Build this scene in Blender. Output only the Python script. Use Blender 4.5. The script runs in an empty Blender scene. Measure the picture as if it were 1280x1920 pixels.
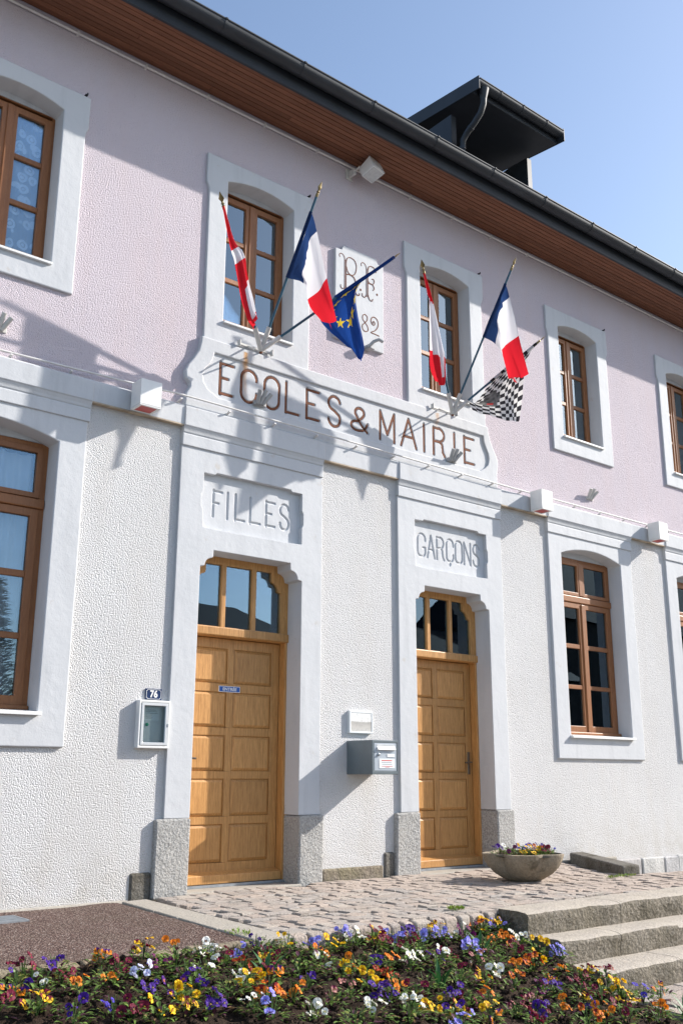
import bpy, bmesh, math, random
import numpy as np
from mathutils import Vector, Matrix, noise
from mathutils.geometry import tessellate_polygon

random.seed(7); np.random.seed(7)
S = bpy.context.scene
COL = S.collection
PI = math.pi

# ------------------------------------------------------------------ camera
cam = bpy.data.cameras.new('camera')
cam.sensor_fit = 'HORIZONTAL'; cam.sensor_width = 36.0; cam.lens = 51.75
cam.clip_start = 0.05; cam.clip_end = 4000
co = bpy.data.objects.new('camera', cam); COL.objects.link(co)
CAMR = [[0.775599, -0.631215, 0.003566], [0.166766, 0.199456, -0.965612], [0.608798, 0.749523, 0.259963]]      # rows: right, down, forward
_r, _d, _f = [Vector(v) for v in CAMR]
M = Matrix.Identity(4)
for i in range(3):
    M[i][0] = _r[i]; M[i][1] = -_d[i]; M[i][2] = -_f[i]
M[0][3], M[1][3], M[2][3] = 0.0, -7.5, 0.91
co.matrix_world = M
S.camera = co

# ------------------------------------------------------------------ sky, sun, exposure
SUN = Vector((2.6, -1.0, 1.64)).normalized()       # towards the sun
SUN_EL = math.asin(SUN.z)
SUN_AZ = math.atan2(SUN.x, SUN.y)                   # clockwise from +Y
world = bpy.data.worlds.new('World'); S.world = world; world.use_nodes = True
wn = world.node_tree
sky = wn.nodes.new('ShaderNodeTexSky'); sky.sky_type = 'NISHITA'; sky.sun_disc = False
sky.sun_elevation = SUN_EL; sky.sun_rotation = SUN_AZ
sky.altitude = 300; sky.air_density = 1.0; sky.dust_density = 1.4; sky.ozone_density = 1.0
bg = wn.nodes['Background']; bg.inputs['Strength'].default_value = 0.126
hs_ = wn.nodes.new('ShaderNodeHueSaturation'); hs_.inputs['Saturation'].default_value = .98
wn.links.new(sky.outputs[0], hs_.inputs['Color']); wn.links.new(hs_.outputs[0], bg.inputs[0])
sl = bpy.data.lights.new('sun', 'SUN'); sl.energy = 4.2; sl.angle = math.radians(0.55); sl.color = (1.0, 0.95, 0.88)
so = bpy.data.objects.new('sun', sl); COL.objects.link(so)
so.rotation_euler = SUN.to_track_quat('Z', 'Y').to_euler(); so.location = (20, -20, 20)
vs = S.view_settings
vs.view_transform = 'Standard'; vs.look = 'None'; vs.gamma = 1.0; vs.use_curve_mapping = False
vs.exposure = 0.94

# ------------------------------------------------------------------ materials
class NT:
    def __init__(s, name):
        s.m = bpy.data.materials.new(name); s.m.use_nodes = True
        s.t = s.m.node_tree; s.p = s.t.nodes['Principled BSDF']; s.out = s.t.nodes['Material Output']
        s.tc = s.t.nodes.new('ShaderNodeTexCoord')
    def n(s, ty, **k):
        x = s.t.nodes.new(ty)
        for a, v in k.items(): setattr(x, a, v)
        return x
    def l(s, a, b): s.t.links.new(a, b)
    def vec(s, scale=(1, 1, 1), src='Object'):
        mp = s.n('ShaderNodeMapping'); mp.inputs['Scale'].default_value = scale
        s.l(s.tc.outputs[src], mp.inputs[0]); return mp.outputs[0]
    def noise(s, scale, detail=3, rough=.55, vec=None):
        x = s.n('ShaderNodeTexNoise'); x.inputs['Scale'].default_value = scale
        x.inputs['Detail'].default_value = detail; x.inputs['Roughness'].default_value = rough
        s.l(vec if vec is not None else s.tc.outputs['Object'], x.inputs['Vector']); return x.outputs['Fac']
    def vor(s, scale, feature='F1', vec=None, out='Distance'):
        x = s.n('ShaderNodeTexVoronoi'); x.feature = feature; x.inputs['Scale'].default_value = scale
        s.l(vec if vec is not None else s.tc.outputs['Object'], x.inputs['Vector']); return x.outputs[out]
    def ramp(s, fac, stops, interp='LINEAR'):
        r = s.n('ShaderNodeValToRGB'); r.color_ramp.interpolation = interp
        e = r.color_ramp.elements
        while len(e) < len(stops): e.new(.5)
        for el, (p, c) in zip(e, stops):
            el.position = p; el.color = (c[0], c[1], c[2], 1) if not isinstance(c, (int, float)) else (c, c, c, 1)
        s.l(fac, r.inputs[0]); return r.outputs[0]
    def mix(s, fac, a, b, mode='MIX'):
        x = s.n('ShaderNodeMix', data_type='RGBA', blend_type=mode)
        if isinstance(fac, (int, float)): x.inputs[0].default_value = fac
        else: s.l(fac, x.inputs[0])
        for i, v in ((6, a), (7, b)):
            if isinstance(v, tuple): x.inputs[i].default_value = (v[0], v[1], v[2], 1)
            else: s.l(v, x.inputs[i])
        return x.outputs[2]
    def math(s, op, a, b=None, c=None):
        x = s.n('ShaderNodeMath', operation=op)
        for i, v in enumerate((a, b, c)):
            if v is None: continue
            if isinstance(v, (int, float)): x.inputs[i].default_value = v
            else: s.l(v, x.inputs[i])
        return x.outputs[0]
    def bump(s, h, dist, strength=1.0):
        b = s.n('ShaderNodeBump'); b.inputs['Distance'].default_value = dist; b.inputs['Strength'].default_value = strength
        s.l(h, b.inputs['Height']); s.l(b.outputs[0], s.p.inputs['Normal']); return b
    def col(s, c):
        if isinstance(c, tuple): s.p.inputs['Base Color'].default_value = (c[0], c[1], c[2], 1)
        else: s.l(c, s.p.inputs['Base Color'])
    def set(s, rough=.6, metal=0., spec=.5):
        s.p.inputs['Roughness'].default_value = rough; s.p.inputs['Metallic'].default_value = metal
        s.p.inputs['Specular IOR Level'].default_value = spec
        return s

def roughcast(name, base, dirt, warm):
    t = NT(name); t.set(.95, 0, .15)
    big = t.ramp(t.noise(.9, 5, .62), [(.35, 0.), (.75, 1.)])
    streak = t.ramp(t.noise(2.2, 4, .6, t.vec((1.6, 1, .22))), [(.45, 0.), (.8, 1.)])
    c = t.mix(t.math('MULTIPLY', big, .55), base, dirt)
    c = t.mix(t.math('MULTIPLY', streak, .38), c, warm)
    g = t.noise(70, 3, .6)
    c = t.mix(t.math('MULTIPLY', t.ramp(g, [(.3, 1.), (.5, 0.)]), .22), c, dirt)
    sep = t.n('ShaderNodeSeparateXYZ'); t.l(t.tc.outputs['Object'], sep.inputs[0])
    mz = t.n('ShaderNodeMapRange'); t.l(sep.outputs[2], mz.inputs[0]); mz.inputs[1].default_value = .55; mz.inputs[2].default_value = -.1
    spl = t.math('MULTIPLY', mz.outputs[0], t.ramp(t.noise(3.2, 6, .7), [(.38, 0.), (.7, 1.)]))
    c = t.mix(t.math('MULTIPLY', spl, .6), c, (.40, .36, .30))
    t.col(c)
    v = t.vor(115); f = t.noise(190, 3, .7); f2 = t.noise(30, 3, .6); f3 = t.noise(5, 3, .6)
    pv = t.math('SUBTRACT', 1.0, t.math('MULTIPLY', v, v))
    h = t.math('ADD', t.math('ADD', t.math('MULTIPLY', pv, 1.0), t.math('MULTIPLY', f, .45)), t.math('ADD', t.math('MULTIPLY', f2, .3), t.math('MULTIPLY', f3, .8)))
    t.bump(h, .0066, 1.0)
    return t.m

def plaster(name, base, dirt):
    t = NT(name); t.set(.72, 0, .3)
    big = t.ramp(t.noise(1.4, 5, .6), [(.38, 0.), (.78, 1.)])
    st = t.ramp(t.noise(3.5, 4, .6, t.vec((2.2, 1, .3))), [(.52, 0.), (.85, 1.)])
    c = t.mix(t.math('MULTIPLY', big, .5), base, dirt)
    c = t.mix(t.math('MULTIPLY', st, .5), c, tuple(x * .72 for x in dirt))
    och = t.ramp(t.noise(4.2, 6, .72), [(.63, 0.), (.72, 1.)])
    c = t.mix(t.math('MULTIPLY', och, .4), c, (.42, .34, .24))
    t.col(c)
    h = t.math('ADD', t.math('ADD', t.noise(14, 5, .65), t.math('MULTIPLY', t.noise(70, 3, .6), .25)), t.math('MULTIPLY', t.noise(3, 3, .6), 1.5))
    bp = t.bump(h, .0065, .45)
    bv = t.n('ShaderNodeBevel', samples=4); bv.inputs['Radius'].default_value = .010
    t.l(bv.outputs[0], bp.inputs['Normal'])
    return t

def rust_plaster(name, base, dirt, streaks):
    """painted plaster with rust runs below iron fittings; streaks = (x, ztop, zbottom, width)"""
    t = plaster(name, base, dirt)
    old = t.p.inputs['Base Color'].links[0].from_socket
    sep = t.n('ShaderNodeSeparateXYZ'); t.l(t.tc.outputs['Object'], sep.inputs[0])
    wob = t.math('MULTIPLY', t.math('SUBTRACT', t.noise(9, 3), .5), .05)
    tot = None
    for x, z1, z0, w, amp in streaks:
        dx = t.math('ABSOLUTE', t.math('SUBTRACT', t.math('ADD', sep.outputs[0], wob), x))
        mr = t.n('ShaderNodeMapRange'); mr.interpolation_type = 'SMOOTHSTEP'
        t.l(dx, mr.inputs[0]); mr.inputs[1].default_value = w; mr.inputs[2].default_value = 0; mr.inputs[3].default_value = 0; mr.inputs[4].default_value = 1
        mz = t.n('ShaderNodeMapRange'); t.l(sep.outputs[2], mz.inputs[0])
        mz.inputs[1].default_value = z0; mz.inputs[2].default_value = z1; mz.inputs[3].default_value = 0; mz.inputs[4].default_value = amp
        top = t.math('LESS_THAN', sep.outputs[2], z1)
        m_ = t.math('MULTIPLY', t.math('MULTIPLY', mr.outputs[0], mz.outputs[0]), top)
        tot = m_ if tot is None else t.math('ADD', tot, m_)
    c = t.mix(t.math('MINIMUM', tot, .85), old, (.55, .27, .07))
    t.col(c); return t.m

def simple(name, c, rough=.5, metal=0., spec=.5, var=.12, nscale=6, bumpd=0., bscale=40):
    t = NT(name); t.set(rough, metal, spec)
    if var:
        f = t.noise(nscale, 4, .6)
        t.col(t.mix(t.ramp(f, [(.3, 0.), (.7, 1.)]), tuple(x * (1 - var) for x in c), tuple(min(x * (1 + var), 1) for x in c)))
    else: t.col(c)
    if bumpd: t.bump(t.noise(bscale, 4, .6), bumpd, .6)
    return t.m

def wood(name, c1, c2, stretch, scale=9, rough=.45, objrand=.18, spec=.4, bd=.0015):
    t = NT(name); t.set(rough, 0, spec)
    v = t.vec(stretch)
    f = t.noise(scale, 6, .68, v)
    f2 = t.noise(scale * 5, 4, .6, v)
    k = t.ramp(t.math('ADD', t.math('MULTIPLY', f, .7), t.math('MULTIPLY', f2, .3)), [(.33, 0.), (.66, 1.)])
    c = t.mix(k, c1, c2)
    info = t.n('ShaderNodeObjectInfo')
    r = t.ramp(info.outputs['Random'], [(0., 1 - objrand), (1., 1.)])
    c = t.mix(1.0, c, r, 'MULTIPLY')
    t.col(c); t.bump(f2, bd, .5)
    return t.m

def stone(name, c1, c2, c3, bd=.006, sc=55, objrand=.0, moss=0.):
    t = NT(name); t.set(.92, 0, .2)
    f = t.noise(sc * 1.6, 3, .7); g = t.noise(3.0, 5, .65)
    c = t.mix(t.ramp(f, [(.36, 0.), (.62, 1.)]), c1, c2)
    c = t.mix(t.math('MULTIPLY', t.ramp(g, [(.42, 0.), (.68, 1.)]), .75), c, c3)
    sp = t.ramp(t.vor(sc * 2.2), [(.0, 1.), (.14, 0.)])
    c = t.mix(t.math('MULTIPLY', sp, .5), c, (.06, .06, .06))
    if objrand:
        info = t.n('ShaderNodeObjectInfo')
        r = t.ramp(info.outputs['Random'], [(0., (1 - objrand, 1 - objrand, 1 - objrand)), (.35, (1., .93, .89)), (.7, (.86, .87, .89)), (1., (1.06, 1.04, 1.0))])
        c = t.mix(1.0, c, r, 'MULTIPLY')
    if moss:
        mm = t.ramp(t.noise(5, 6, .75), [(.55, 0.), (.66, 1.)])
        c = t.mix(t.math('MULTIPLY', mm, moss), c, (.035, .03, .018))
    t.col(c)
    h = t.math('ADD', t.noise(sc, 5, .7), t.math('MULTIPLY', t.noise(sc * .25, 3, .6), 1.2))
    t.bump(h, bd, 1.0)
    return t.m

def attr_mat(name, rough=.6, trans=0., spec=.3, bumpd=0., bs=200):
    t = NT(name); t.set(rough, 0, spec)
    a = t.n('ShaderNodeAttribute'); a.attribute_name = 'Col'
    t.col(a.outputs['Color'])
    if bumpd: t.bump(t.noise(bs, 3), bumpd, .5)
    if trans:
        tr = t.n('ShaderNodeBsdfTranslucent'); t.l(a.outputs['Color'], tr.inputs[0])
        mx = t.n('ShaderNodeMixShader'); mx.inputs[0].default_value = trans
        t.l(t.p.outputs[0], mx.inputs[1]); t.l(tr.outputs[0], mx.inputs[2]); t.l(mx.outputs[0], t.out.inputs[0])
    return t.m

def glass(name, tint=(.95, .97, .98), lo=.06, hi=1.0, gcol=(.60, .82, 1.)):
    t = NT(name)
    gl = t.n('ShaderNodeBsdfGlossy'); gl.inputs['Roughness'].default_value = .0; gl.inputs['Color'].default_value = (*gcol, 1)
    tr = t.n('ShaderNodeBsdfTransparent'); tr.inputs[0].default_value = (*tint, 1)
    lw = t.n('ShaderNodeFresnel'); lw.inputs[0].default_value = 1.52
    f = t.math('MINIMUM', t.math('ADD', t.math('MULTIPLY', lw.outputs[0], 1.5), lo), hi)
    nz = t.noise(1.7, 2)
    b = t.n('ShaderNodeBump'); b.inputs['Distance'].default_value = .0012; b.inputs['Strength'].default_value = .35
    t.l(nz, b.inputs['Height']); t.l(b.outputs[0], gl.inputs['Normal'])
    mx = t.n('ShaderNodeMixShader'); t.l(f, mx.inputs[0]); t.l(tr.outputs[0], mx.inputs[1]); t.l(gl.outputs[0], mx.inputs[2])
    t.l(mx.outputs[0], t.out.inputs[0]); return t.m

MT = {}
MT['white_wall'] = roughcast('white_roughcast', (.645, .64, .64), (.56, .552, .55), (.585, .55, .51))
MT['pink_wall'] = roughcast('pink_roughcast', (.605, .54, .58), (.545, .49, .535), (.61, .49, .49))
MT['trim'] = plaster('trim_plaster', (.555, .565, .582), (.475, .492, .515)).m
MT['panel'] = rust_plaster('panel_plaster', (.555, .565, .582), (.475, .492, .515), [(4.85, 4.9, 4.35, .045, 1.0), (7.45, 4.9, 4.66, .04, .6)])
MT['reveal'] = MT['trim']
MT['granite'] = stone('granite', (.52, .51, .49), (.25, .245, .235), (.42, .405, .38), .014, 42)
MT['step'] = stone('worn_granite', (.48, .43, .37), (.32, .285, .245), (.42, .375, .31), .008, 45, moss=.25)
MT['riser'] = stone('shaded_mossy_granite', (.30, .265, .22), (.13, .115, .09), (.15, .13, .095), .022, 30, moss=.6)  # self-shadow of the rough risers put into the colour, along with moss and stains
MT['sett'] = stone('sett_stone', (.47, .42, .375), (.33, .29, .255), (.43, .39, .35), .008, 60, objrand=.22)
MT['sett_joint'] = stone('joint_grit', (.10, .085, .065), (.06, .05, .037), (.07, .06, .035), .01, 60)
MT['concrete'] = stone('old_concrete', (.42, .39, .345), (.32, .29, .25), (.36, .33, .28), .006, 60)
MT['curb'] = stone('kerb_stone', (.33, .275, .21), (.2, .165, .125), (.25, .22, .13), .016, 32, objrand=.2, moss=.3)
MT['dirtystone'] = stone('mossy_slab', (.22, .205, .18), (.12, .11, .095), (.07, .06, .04), .012, 40, moss=.8)
MT['base_stone'] = stone('whitewashed_stone', (.60, .60, .60), (.46, .46, .46), (.36, .36, .36), .012, 30, objrand=.2)
MT['bowl'] = stone('cast_stone', (.34, .29, .22), (.24, .20, .15), (.20, .16, .105), .008, 40, moss=.55)
MT['door'] = wood('oak_door', (.34, .155, .044), (.68, .36, .125), (16, 16, 1.1), 5, .42, .2)
MT['wwood'] = wood('window_wood', (.23, .085, .028), (.33, .135, .05), (10, 10, 1.2), 6, .45, .12)
MT['soffit'] = wood('soffit_wood', (.19, .078, .044), (.30, .13, .075), (.9, 12, 12), 6, .6, .3, .2)
MT['zinc'] = simple('dark_zinc', (.024, .028, .035), .55, .1, .5, .2, 3)
MT['slate'] = simple('roof_slate', (.06, .062, .068), .6, 0, .4, .2, 8)
MT['black_slate'] = simple('black_slate', (.02, .021, .024), .8, 0, .2, .2, 8)
MT['white'] = simple('white_enamel', (.78, .78, .76), .35, 0, .5, .05, 8)
MT['pvc'] = simple('offwhite_conduit', (.66, .64, .62), .5, 0, .4, .1, 8)
MT['tube'] = simple('painted_iron', (.56, .55, .52), .55, 0, .4, .15, 12)
MT['greytube'] = simple('grey_iron', (.40, .40, .40), .55, .1, .4, .15, 12)
MT['redglass'] = simple('reddish_underside', (.48, .07, .06), .4, 0, .5, .15, 12)
MT['lampglass'] = simple('lamp_lens', (.55, .56, .56), .2, 0, .5, .1, 30)
MT['pole'] = simple('teal_pole', (.018, .085, .135), .35, 0, .5, .1, 20)
MT['brass'] = simple('old_brass', (.22, .17, .08), .42, .75, .5, .3, 30)
MT['rust'] = simple('rust_paint', (.17, .066, .036), .8, 0, .2, .35, 25)
MT['mailgrey'] = simple('mailbox_grey', (.13, .16, .175), .4, .1, .5, .1, 5)
MT['mailfront'] = simple('mailbox_front', (.44, .49, .54), .35, .2, .5, .08, 5)
MT['paper'] = simple('paper', (.78, .80, .80), .8, 0, .2, .03, 8)
MT['ink'] = simple('grey_print', (.25, .27, .30), .8, 0, .2, 0)
MT['redink'] = simple('red_print', (.6, .09, .09), .8, 0, .2, 0)
MT['navy'] = simple('navy_enamel', (.012, .03, .095), .25, 0, .6, .1, 20)
MT['blue'] = simple('blue_plastic', (.015, .09, .36), .35, 0, .5, .05, 20)
MT['alu'] = simple('aluminium', (.66, .67, .68), .35, .4, .5, .05, 8)
MT['steel'] = simple('galvanised_steel', (.36, .39, .42), .4, .6, .5, .2, 20)
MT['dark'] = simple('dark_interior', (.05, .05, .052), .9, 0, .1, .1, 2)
MT['black'] = simple('black_iron', (.025, .022, .02), .5, .2, .4, .1, 20)
MT['green'] = simple('green_magnet', (.03, .30, .18), .4, 0, .5, 0)
MT['sash_glass'] = glass('window_glass')
MT['upper_glass'] = glass('upper_glass', lo=.17, gcol=(.74, .90, 1.))
MT['case_glass'] = glass('case_glass', (.93, .96, .95), .05, .6)
MT['cloth'] = attr_mat('flag_cloth', .75, .5, .15, .0006, 300)
MT['petal'] = attr_mat('petal', .6, .28, .2)
MT['leaf'] = attr_mat('leaf', .5, .22, .35)
MT['blind'] = simple('blind_slat', (.5, .52, .53), .5, 0, .3, 0)
MT['bronze'] = simple('bronze_handle', (.16, .13, .10), .35, .7, .5, .2, 30)
t = NT('asphalt'); t.set(.9, 0, .25)
sp = t.vor(95, out='Color'); hs = t.n('ShaderNodeSeparateColor'); t.l(sp, hs.inputs[0])
c = t.ramp(hs.outputs[0], [(0., (.05, .027, .024)), (.5, (.105, .063, .052)), (.8, (.17, .115, .097)), (1., (.30, .25, .22))])
c = t.mix(t.ramp(t.noise(1.6, 4, .6), [(.45, 0.), (.75, .5)]), c, (.10, .075, .055))
t.col(c); t.bump(t.vor(95), .009, 1.0); MT['asphalt'] = t.m
t = NT('soil'); t.set(.97, 0, .12)
c = t.mix(t.ramp(t.noise(26, 5, .7), [(.35, 0.), (.7, 1.)]), (.022, .014, .010), (.072, .048, .034))
t.col(c); t.bump(t.math('ADD', t.noise(60, 5, .7), t.noise(18, 3, .6)), .022, 1.0); MT['soil'] = t.m
t = NT('ground'); t.set(.95, 0, .2)
t.col(t.mix(t.noise(.3, 5), (.17, .175, .185), (.21, .213, .217))); t.bump(t.noise(20, 4), .01, .6); MT['ground'] = t.m
# lace and sheer curtains: woven cloth with holes
def curtain(name, lace):
    t = NT(name); t.set(.9, 0, .1); t.col((.88, .90, .92))
    v = t.vec((1, 1, 1))
    if lace:
        p = t.ramp(t.vor(9.5, 'F1', v), [(.16, 1.), (.22, .42), (.30, 1.), (.44, .95), (.50, .40)])
        q_ = t.ramp(t.vor(22, 'DISTANCE_TO_EDGE', v), [(.03, 1.), (.08, .55)])
        m_ = t.math('MULTIPLY', p, .95)
    else:
        m_ = t.ramp(t.noise(2., 2), [(.3, .45), (.7, .75)])
    tr = t.n('ShaderNodeBsdfTransparent'); mx = t.n('ShaderNodeMixShader')
    t.l(m_, mx.inputs[0]); t.l(tr.outputs[0], mx.inputs[1]); t.l(t.p.outputs[0], mx.inputs[2]); t.l(mx.outputs[0], t.out.inputs[0])
    return t.m
MT['lace'] = curtain('lace_cloth', True); MT['sheer'] = curtain('sheer_cloth', False)
# framed print: faded view of a street, procedural greys
t = NT('faded_print'); t.set(.4, 0, .4)
g = t.n('ShaderNodeSeparateXYZ'); t.l(t.tc.outputs['Generated'], g.inputs[0])
hz = t.math('ADD', g.outputs[2], t.math('MULTIPLY', t.noise(9, 4), .25))
c = t.ramp(hz, [(.0, (.62, .60, .56)), (.42, (.52, .49, .45)), (.62, (.42, .40, .37)), (.68, (.78, .77, .74)), (1., (.80, .80, .78))])
t.col(t.mix(t.ramp(t.noise(40, 3), [(.5, 0.), (.7, .4)]), c, (.3, .29, .27))); MT['print'] = t.m

# ------------------------------------------------------------------ mesh helpers
class MB:
    def __init__(s): s.v = []; s.f = []
    def add(s, vs, fs):
        o = len(s.v); s.v += [tuple(v) for v in vs]; s.f += [tuple(i + o for i in f) for f in fs]; return s
    def box(s, x0, x1, y0, y1, z0, z1):
        return s.add([(x0, y0, z0), (x1, y0, z0), (x1, y1, z0), (x0, y1, z0), (x0, y0, z1), (x1, y0, z1), (x1, y1, z1), (x0, y1, z1)],
                     [(0, 3, 2, 1), (4, 5, 6, 7), (0, 1, 5, 4), (1, 2, 6, 5), (2, 3, 7, 6), (3, 0, 4, 7)])
    def hexa(s, p):                                        # 8 points, bottom ring then top ring
        return s.add(p, [(0, 3, 2, 1), (4, 5, 6, 7), (0, 1, 5, 4), (1, 2, 6, 5), (2, 3, 7, 6), (3, 0, 4, 7)])
    def tube(s, pts, r, n=10, cap=True, r1=None):
        pts = [Vector(p) for p in pts]; k = len(pts); rings = []
        up = Vector((0, 0, 1))
        for i, p in enumerate(pts):
            d = (pts[min(i + 1, k - 1)] - pts[max(i - 1, 0)]).normalized()
            a = d.cross(up)
            if a.length < 1e-3: a = d.cross(Vector((1, 0, 0)))
            a.normalize(); b = a.cross(d)
            rr = r if r1 is None else r + (r1 - r) * i / (k - 1)
            rings.append([p + (a * math.cos(2 * PI * j / n) + b * math.sin(2 * PI * j / n)) * rr for j in range(n)])
        vs = [v for R_ in rings for v in R_]
        fs = [(i * n + j, i * n + (j + 1) % n, (i + 1) * n + (j + 1) % n, (i + 1) * n + j) for i in range(k - 1) for j in range(n)]
        if cap: fs += [tuple(range(n))[::-1], tuple((k - 1) * n + j for j in range(n))]
        return s.add(vs, fs)
    def lathe(s, prof, base, axis, n=14):                  # prof: (radius, height) along axis
        ax = Vector(axis).normalized(); a = ax.cross(Vector((0, 0, 1)))
        if a.length < 1e-3: a = Vector((1, 0, 0))
        a.normalize(); b = ax.cross(a); B = Vector(base); vs = []
        for r, h in prof: vs += [B + ax * h + (a * math.cos(2 * PI * j / n) + b * math.sin(2 * PI * j / n)) * r for j in range(n)]
        k = len(prof)
        fs = [(i * n + j, i * n + (j + 1) % n, (i + 1) * n + (j + 1) % n, (i + 1) * n + j) for i in range(k - 1) for j in range(n)]
        fs += [tuple(range(n))[::-1], tuple((k - 1) * n + j for j in range(n))]
        return s.add(vs, fs)
    def plate(s, loops, y0, ys):
        """front face of an x/z outline with holes at y0; sides of loop i run back to ys[i] (None = no side)"""
        vl = [[Vector((x, 0, z)) for x, z in L] for L in loops]
        flat = [(x, y0, z) for L in loops for x, z in L]
        tris = tessellate_polygon(vl)
        fs = []
        for a, b, c in tris:
            p, q_, r = [flat[i] for i in (a, b, c)]
            cr = (q_[0] - p[0]) * (r[2] - p[2]) - (q_[2] - p[2]) * (r[0] - p[0])
            if abs(cr) < 1e-12: continue
            fs.append((a, b, c) if cr > 0 else (a, c, b))
        vs = list(flat); o = 0
        for L, yb in zip(loops, ys):
            n = len(L)
            if yb is not None:
                b = len(vs); vs += [(x, yb, z) for x, z in L]
                area = sum(L[i][0] * L[(i + 1) % n][1] - L[(i + 1) % n][0] * L[i][1] for i in range(n))
                for i in range(n):
                    j = (i + 1) % n
                    q_ = (o + i, b + i, b + j, o + j)
                    ccw = area > 0
                    if L is loops[0]: fs.append(q_ if ccw else q_[::-1])
                    else: fs.append(q_[::-1] if ccw else q_)
            o += n
        return s.add(vs, fs)

def shade(me, ang=40):
    for p in me.polygons: p.use_smooth = True
    try: me.set_sharp_from_angle(angle=math.radians(ang))
    except Exception: pass

def mesh_of(mb, name, mat, smooth=None, fixn=False):
    me = bpy.data.meshes.new(name); me.from_pydata([tuple(v) for v in mb.v], [], mb.f)
    if fixn:
        bm = bmesh.new(); bm.from_mesh(me); bmesh.ops.recalc_face_normals(bm, faces=bm.faces); bm.to_mesh(me); bm.free()
    if smooth: shade(me, smooth)
    if mat is not None: me.materials.append(mat)
    return me

def link(name, me, parent=None, kind=None, label=None, cat=None, group=None):
    o = bpy.data.objects.new(name, me); COL.objects.link(o)
    if parent is not None:
        o.parent = parent
        base = Matrix.Identity(4)
        q_ = parent
        while q_ is not None:
            base = q_.matrix_basis @ base; base = q_.matrix_parent_inverse @ base; q_ = q_.parent
        o.matrix_parent_inverse = base.inverted()
    tag(o, label, cat, group, kind); return o

def tag(o, label=None, cat=None, group=None, kind=None):
    if label: o['label'] = label
    if cat: o['category'] = cat
    if group: o['group'] = group
    if kind: o['kind'] = kind
    return o

def new(name, mb, mat, parent=None, bevel=0., seg=1, smooth=None, kind=None, label=None, cat=None, group=None, fixn=False):
    o = link(name, mesh_of(mb, name, mat, smooth, fixn), parent, kind, label, cat, group)
    if bevel:
        b = o.modifiers.new('bevel', 'BEVEL'); b.width = bevel; b.segments = seg; b.limit_method = 'ANGLE'; b.angle_limit = math.radians(40)
    return o

def thing(name, loc, label, cat, group=None):
    o = bpy.data.objects.new(name, None); COL.objects.link(o); o.location = loc; o.empty_display_size = .2
    return tag(o, label, cat, group)

def arc(cx, cz, rx, rz, a0, a1, n=10):
    return [(cx + rx * math.cos(math.radians(a0 + (a1 - a0) * i / n)), cz + rz * math.sin(math.radians(a0 + (a1 - a0) * i / n))) for i in range(n + 1)]

def arch_loop(x0, x1, z0, zs, rise, n=12):
    """opening with a segmental arch, counter-clockwise"""
    w = x1 - x0; R_ = (w * w / 4 + rise * rise) / (2 * rise); cx = (x0 + x1) / 2; cz = zs + rise - R_
    a = math.asin(w / 2 / R_)
    top = [(cx + R_ * math.sin(a - 2 * a * i / n), cz + R_ * math.cos(a - 2 * a * i / n)) for i in range(n + 1)]
    return [(x0, z0), (x1, z0)] + top

def ribbon(mb, pts, w, y0, y1):
    """a stroke of width w in the x/z plane, as a prism from y0 (front) to y1"""
    n = len(pts); L = []; Rr = []
    for i, (x, z) in enumerate(pts):
        a = pts[max(i - 1, 0)]; b = pts[min(i + 1, n - 1)]
        d = Vector((b[0] - a[0], b[1] - a[1]));
        if d.length < 1e-6: d = Vector((1, 0))
        d.normalize(); nx, nz = -d.y * w / 2, d.x * w / 2
        L.append((x + nx, z + nz)); Rr.append((x - nx, z - nz))
    vs = [(x, y0, z) for x, z in L] + [(x, y0, z) for x, z in Rr] + [(x, y1, z) for x, z in L] + [(x, y1, z) for x, z in Rr]
    fs = []
    for i in range(n - 1):
        fs.append((i, n + i, n + i + 1, i + 1))
        fs.append((i, i + 1, 2 * n + i + 1, 2 * n + i)); fs.append((n + i, 3 * n + i, 3 * n + i + 1, n + i + 1))
    fs += [(0, 2 * n, 3 * n, n), (n - 1, 2 * n - 1, 4 * n - 1, 3 * n - 1)]
    mb.add(vs, fs)

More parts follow.
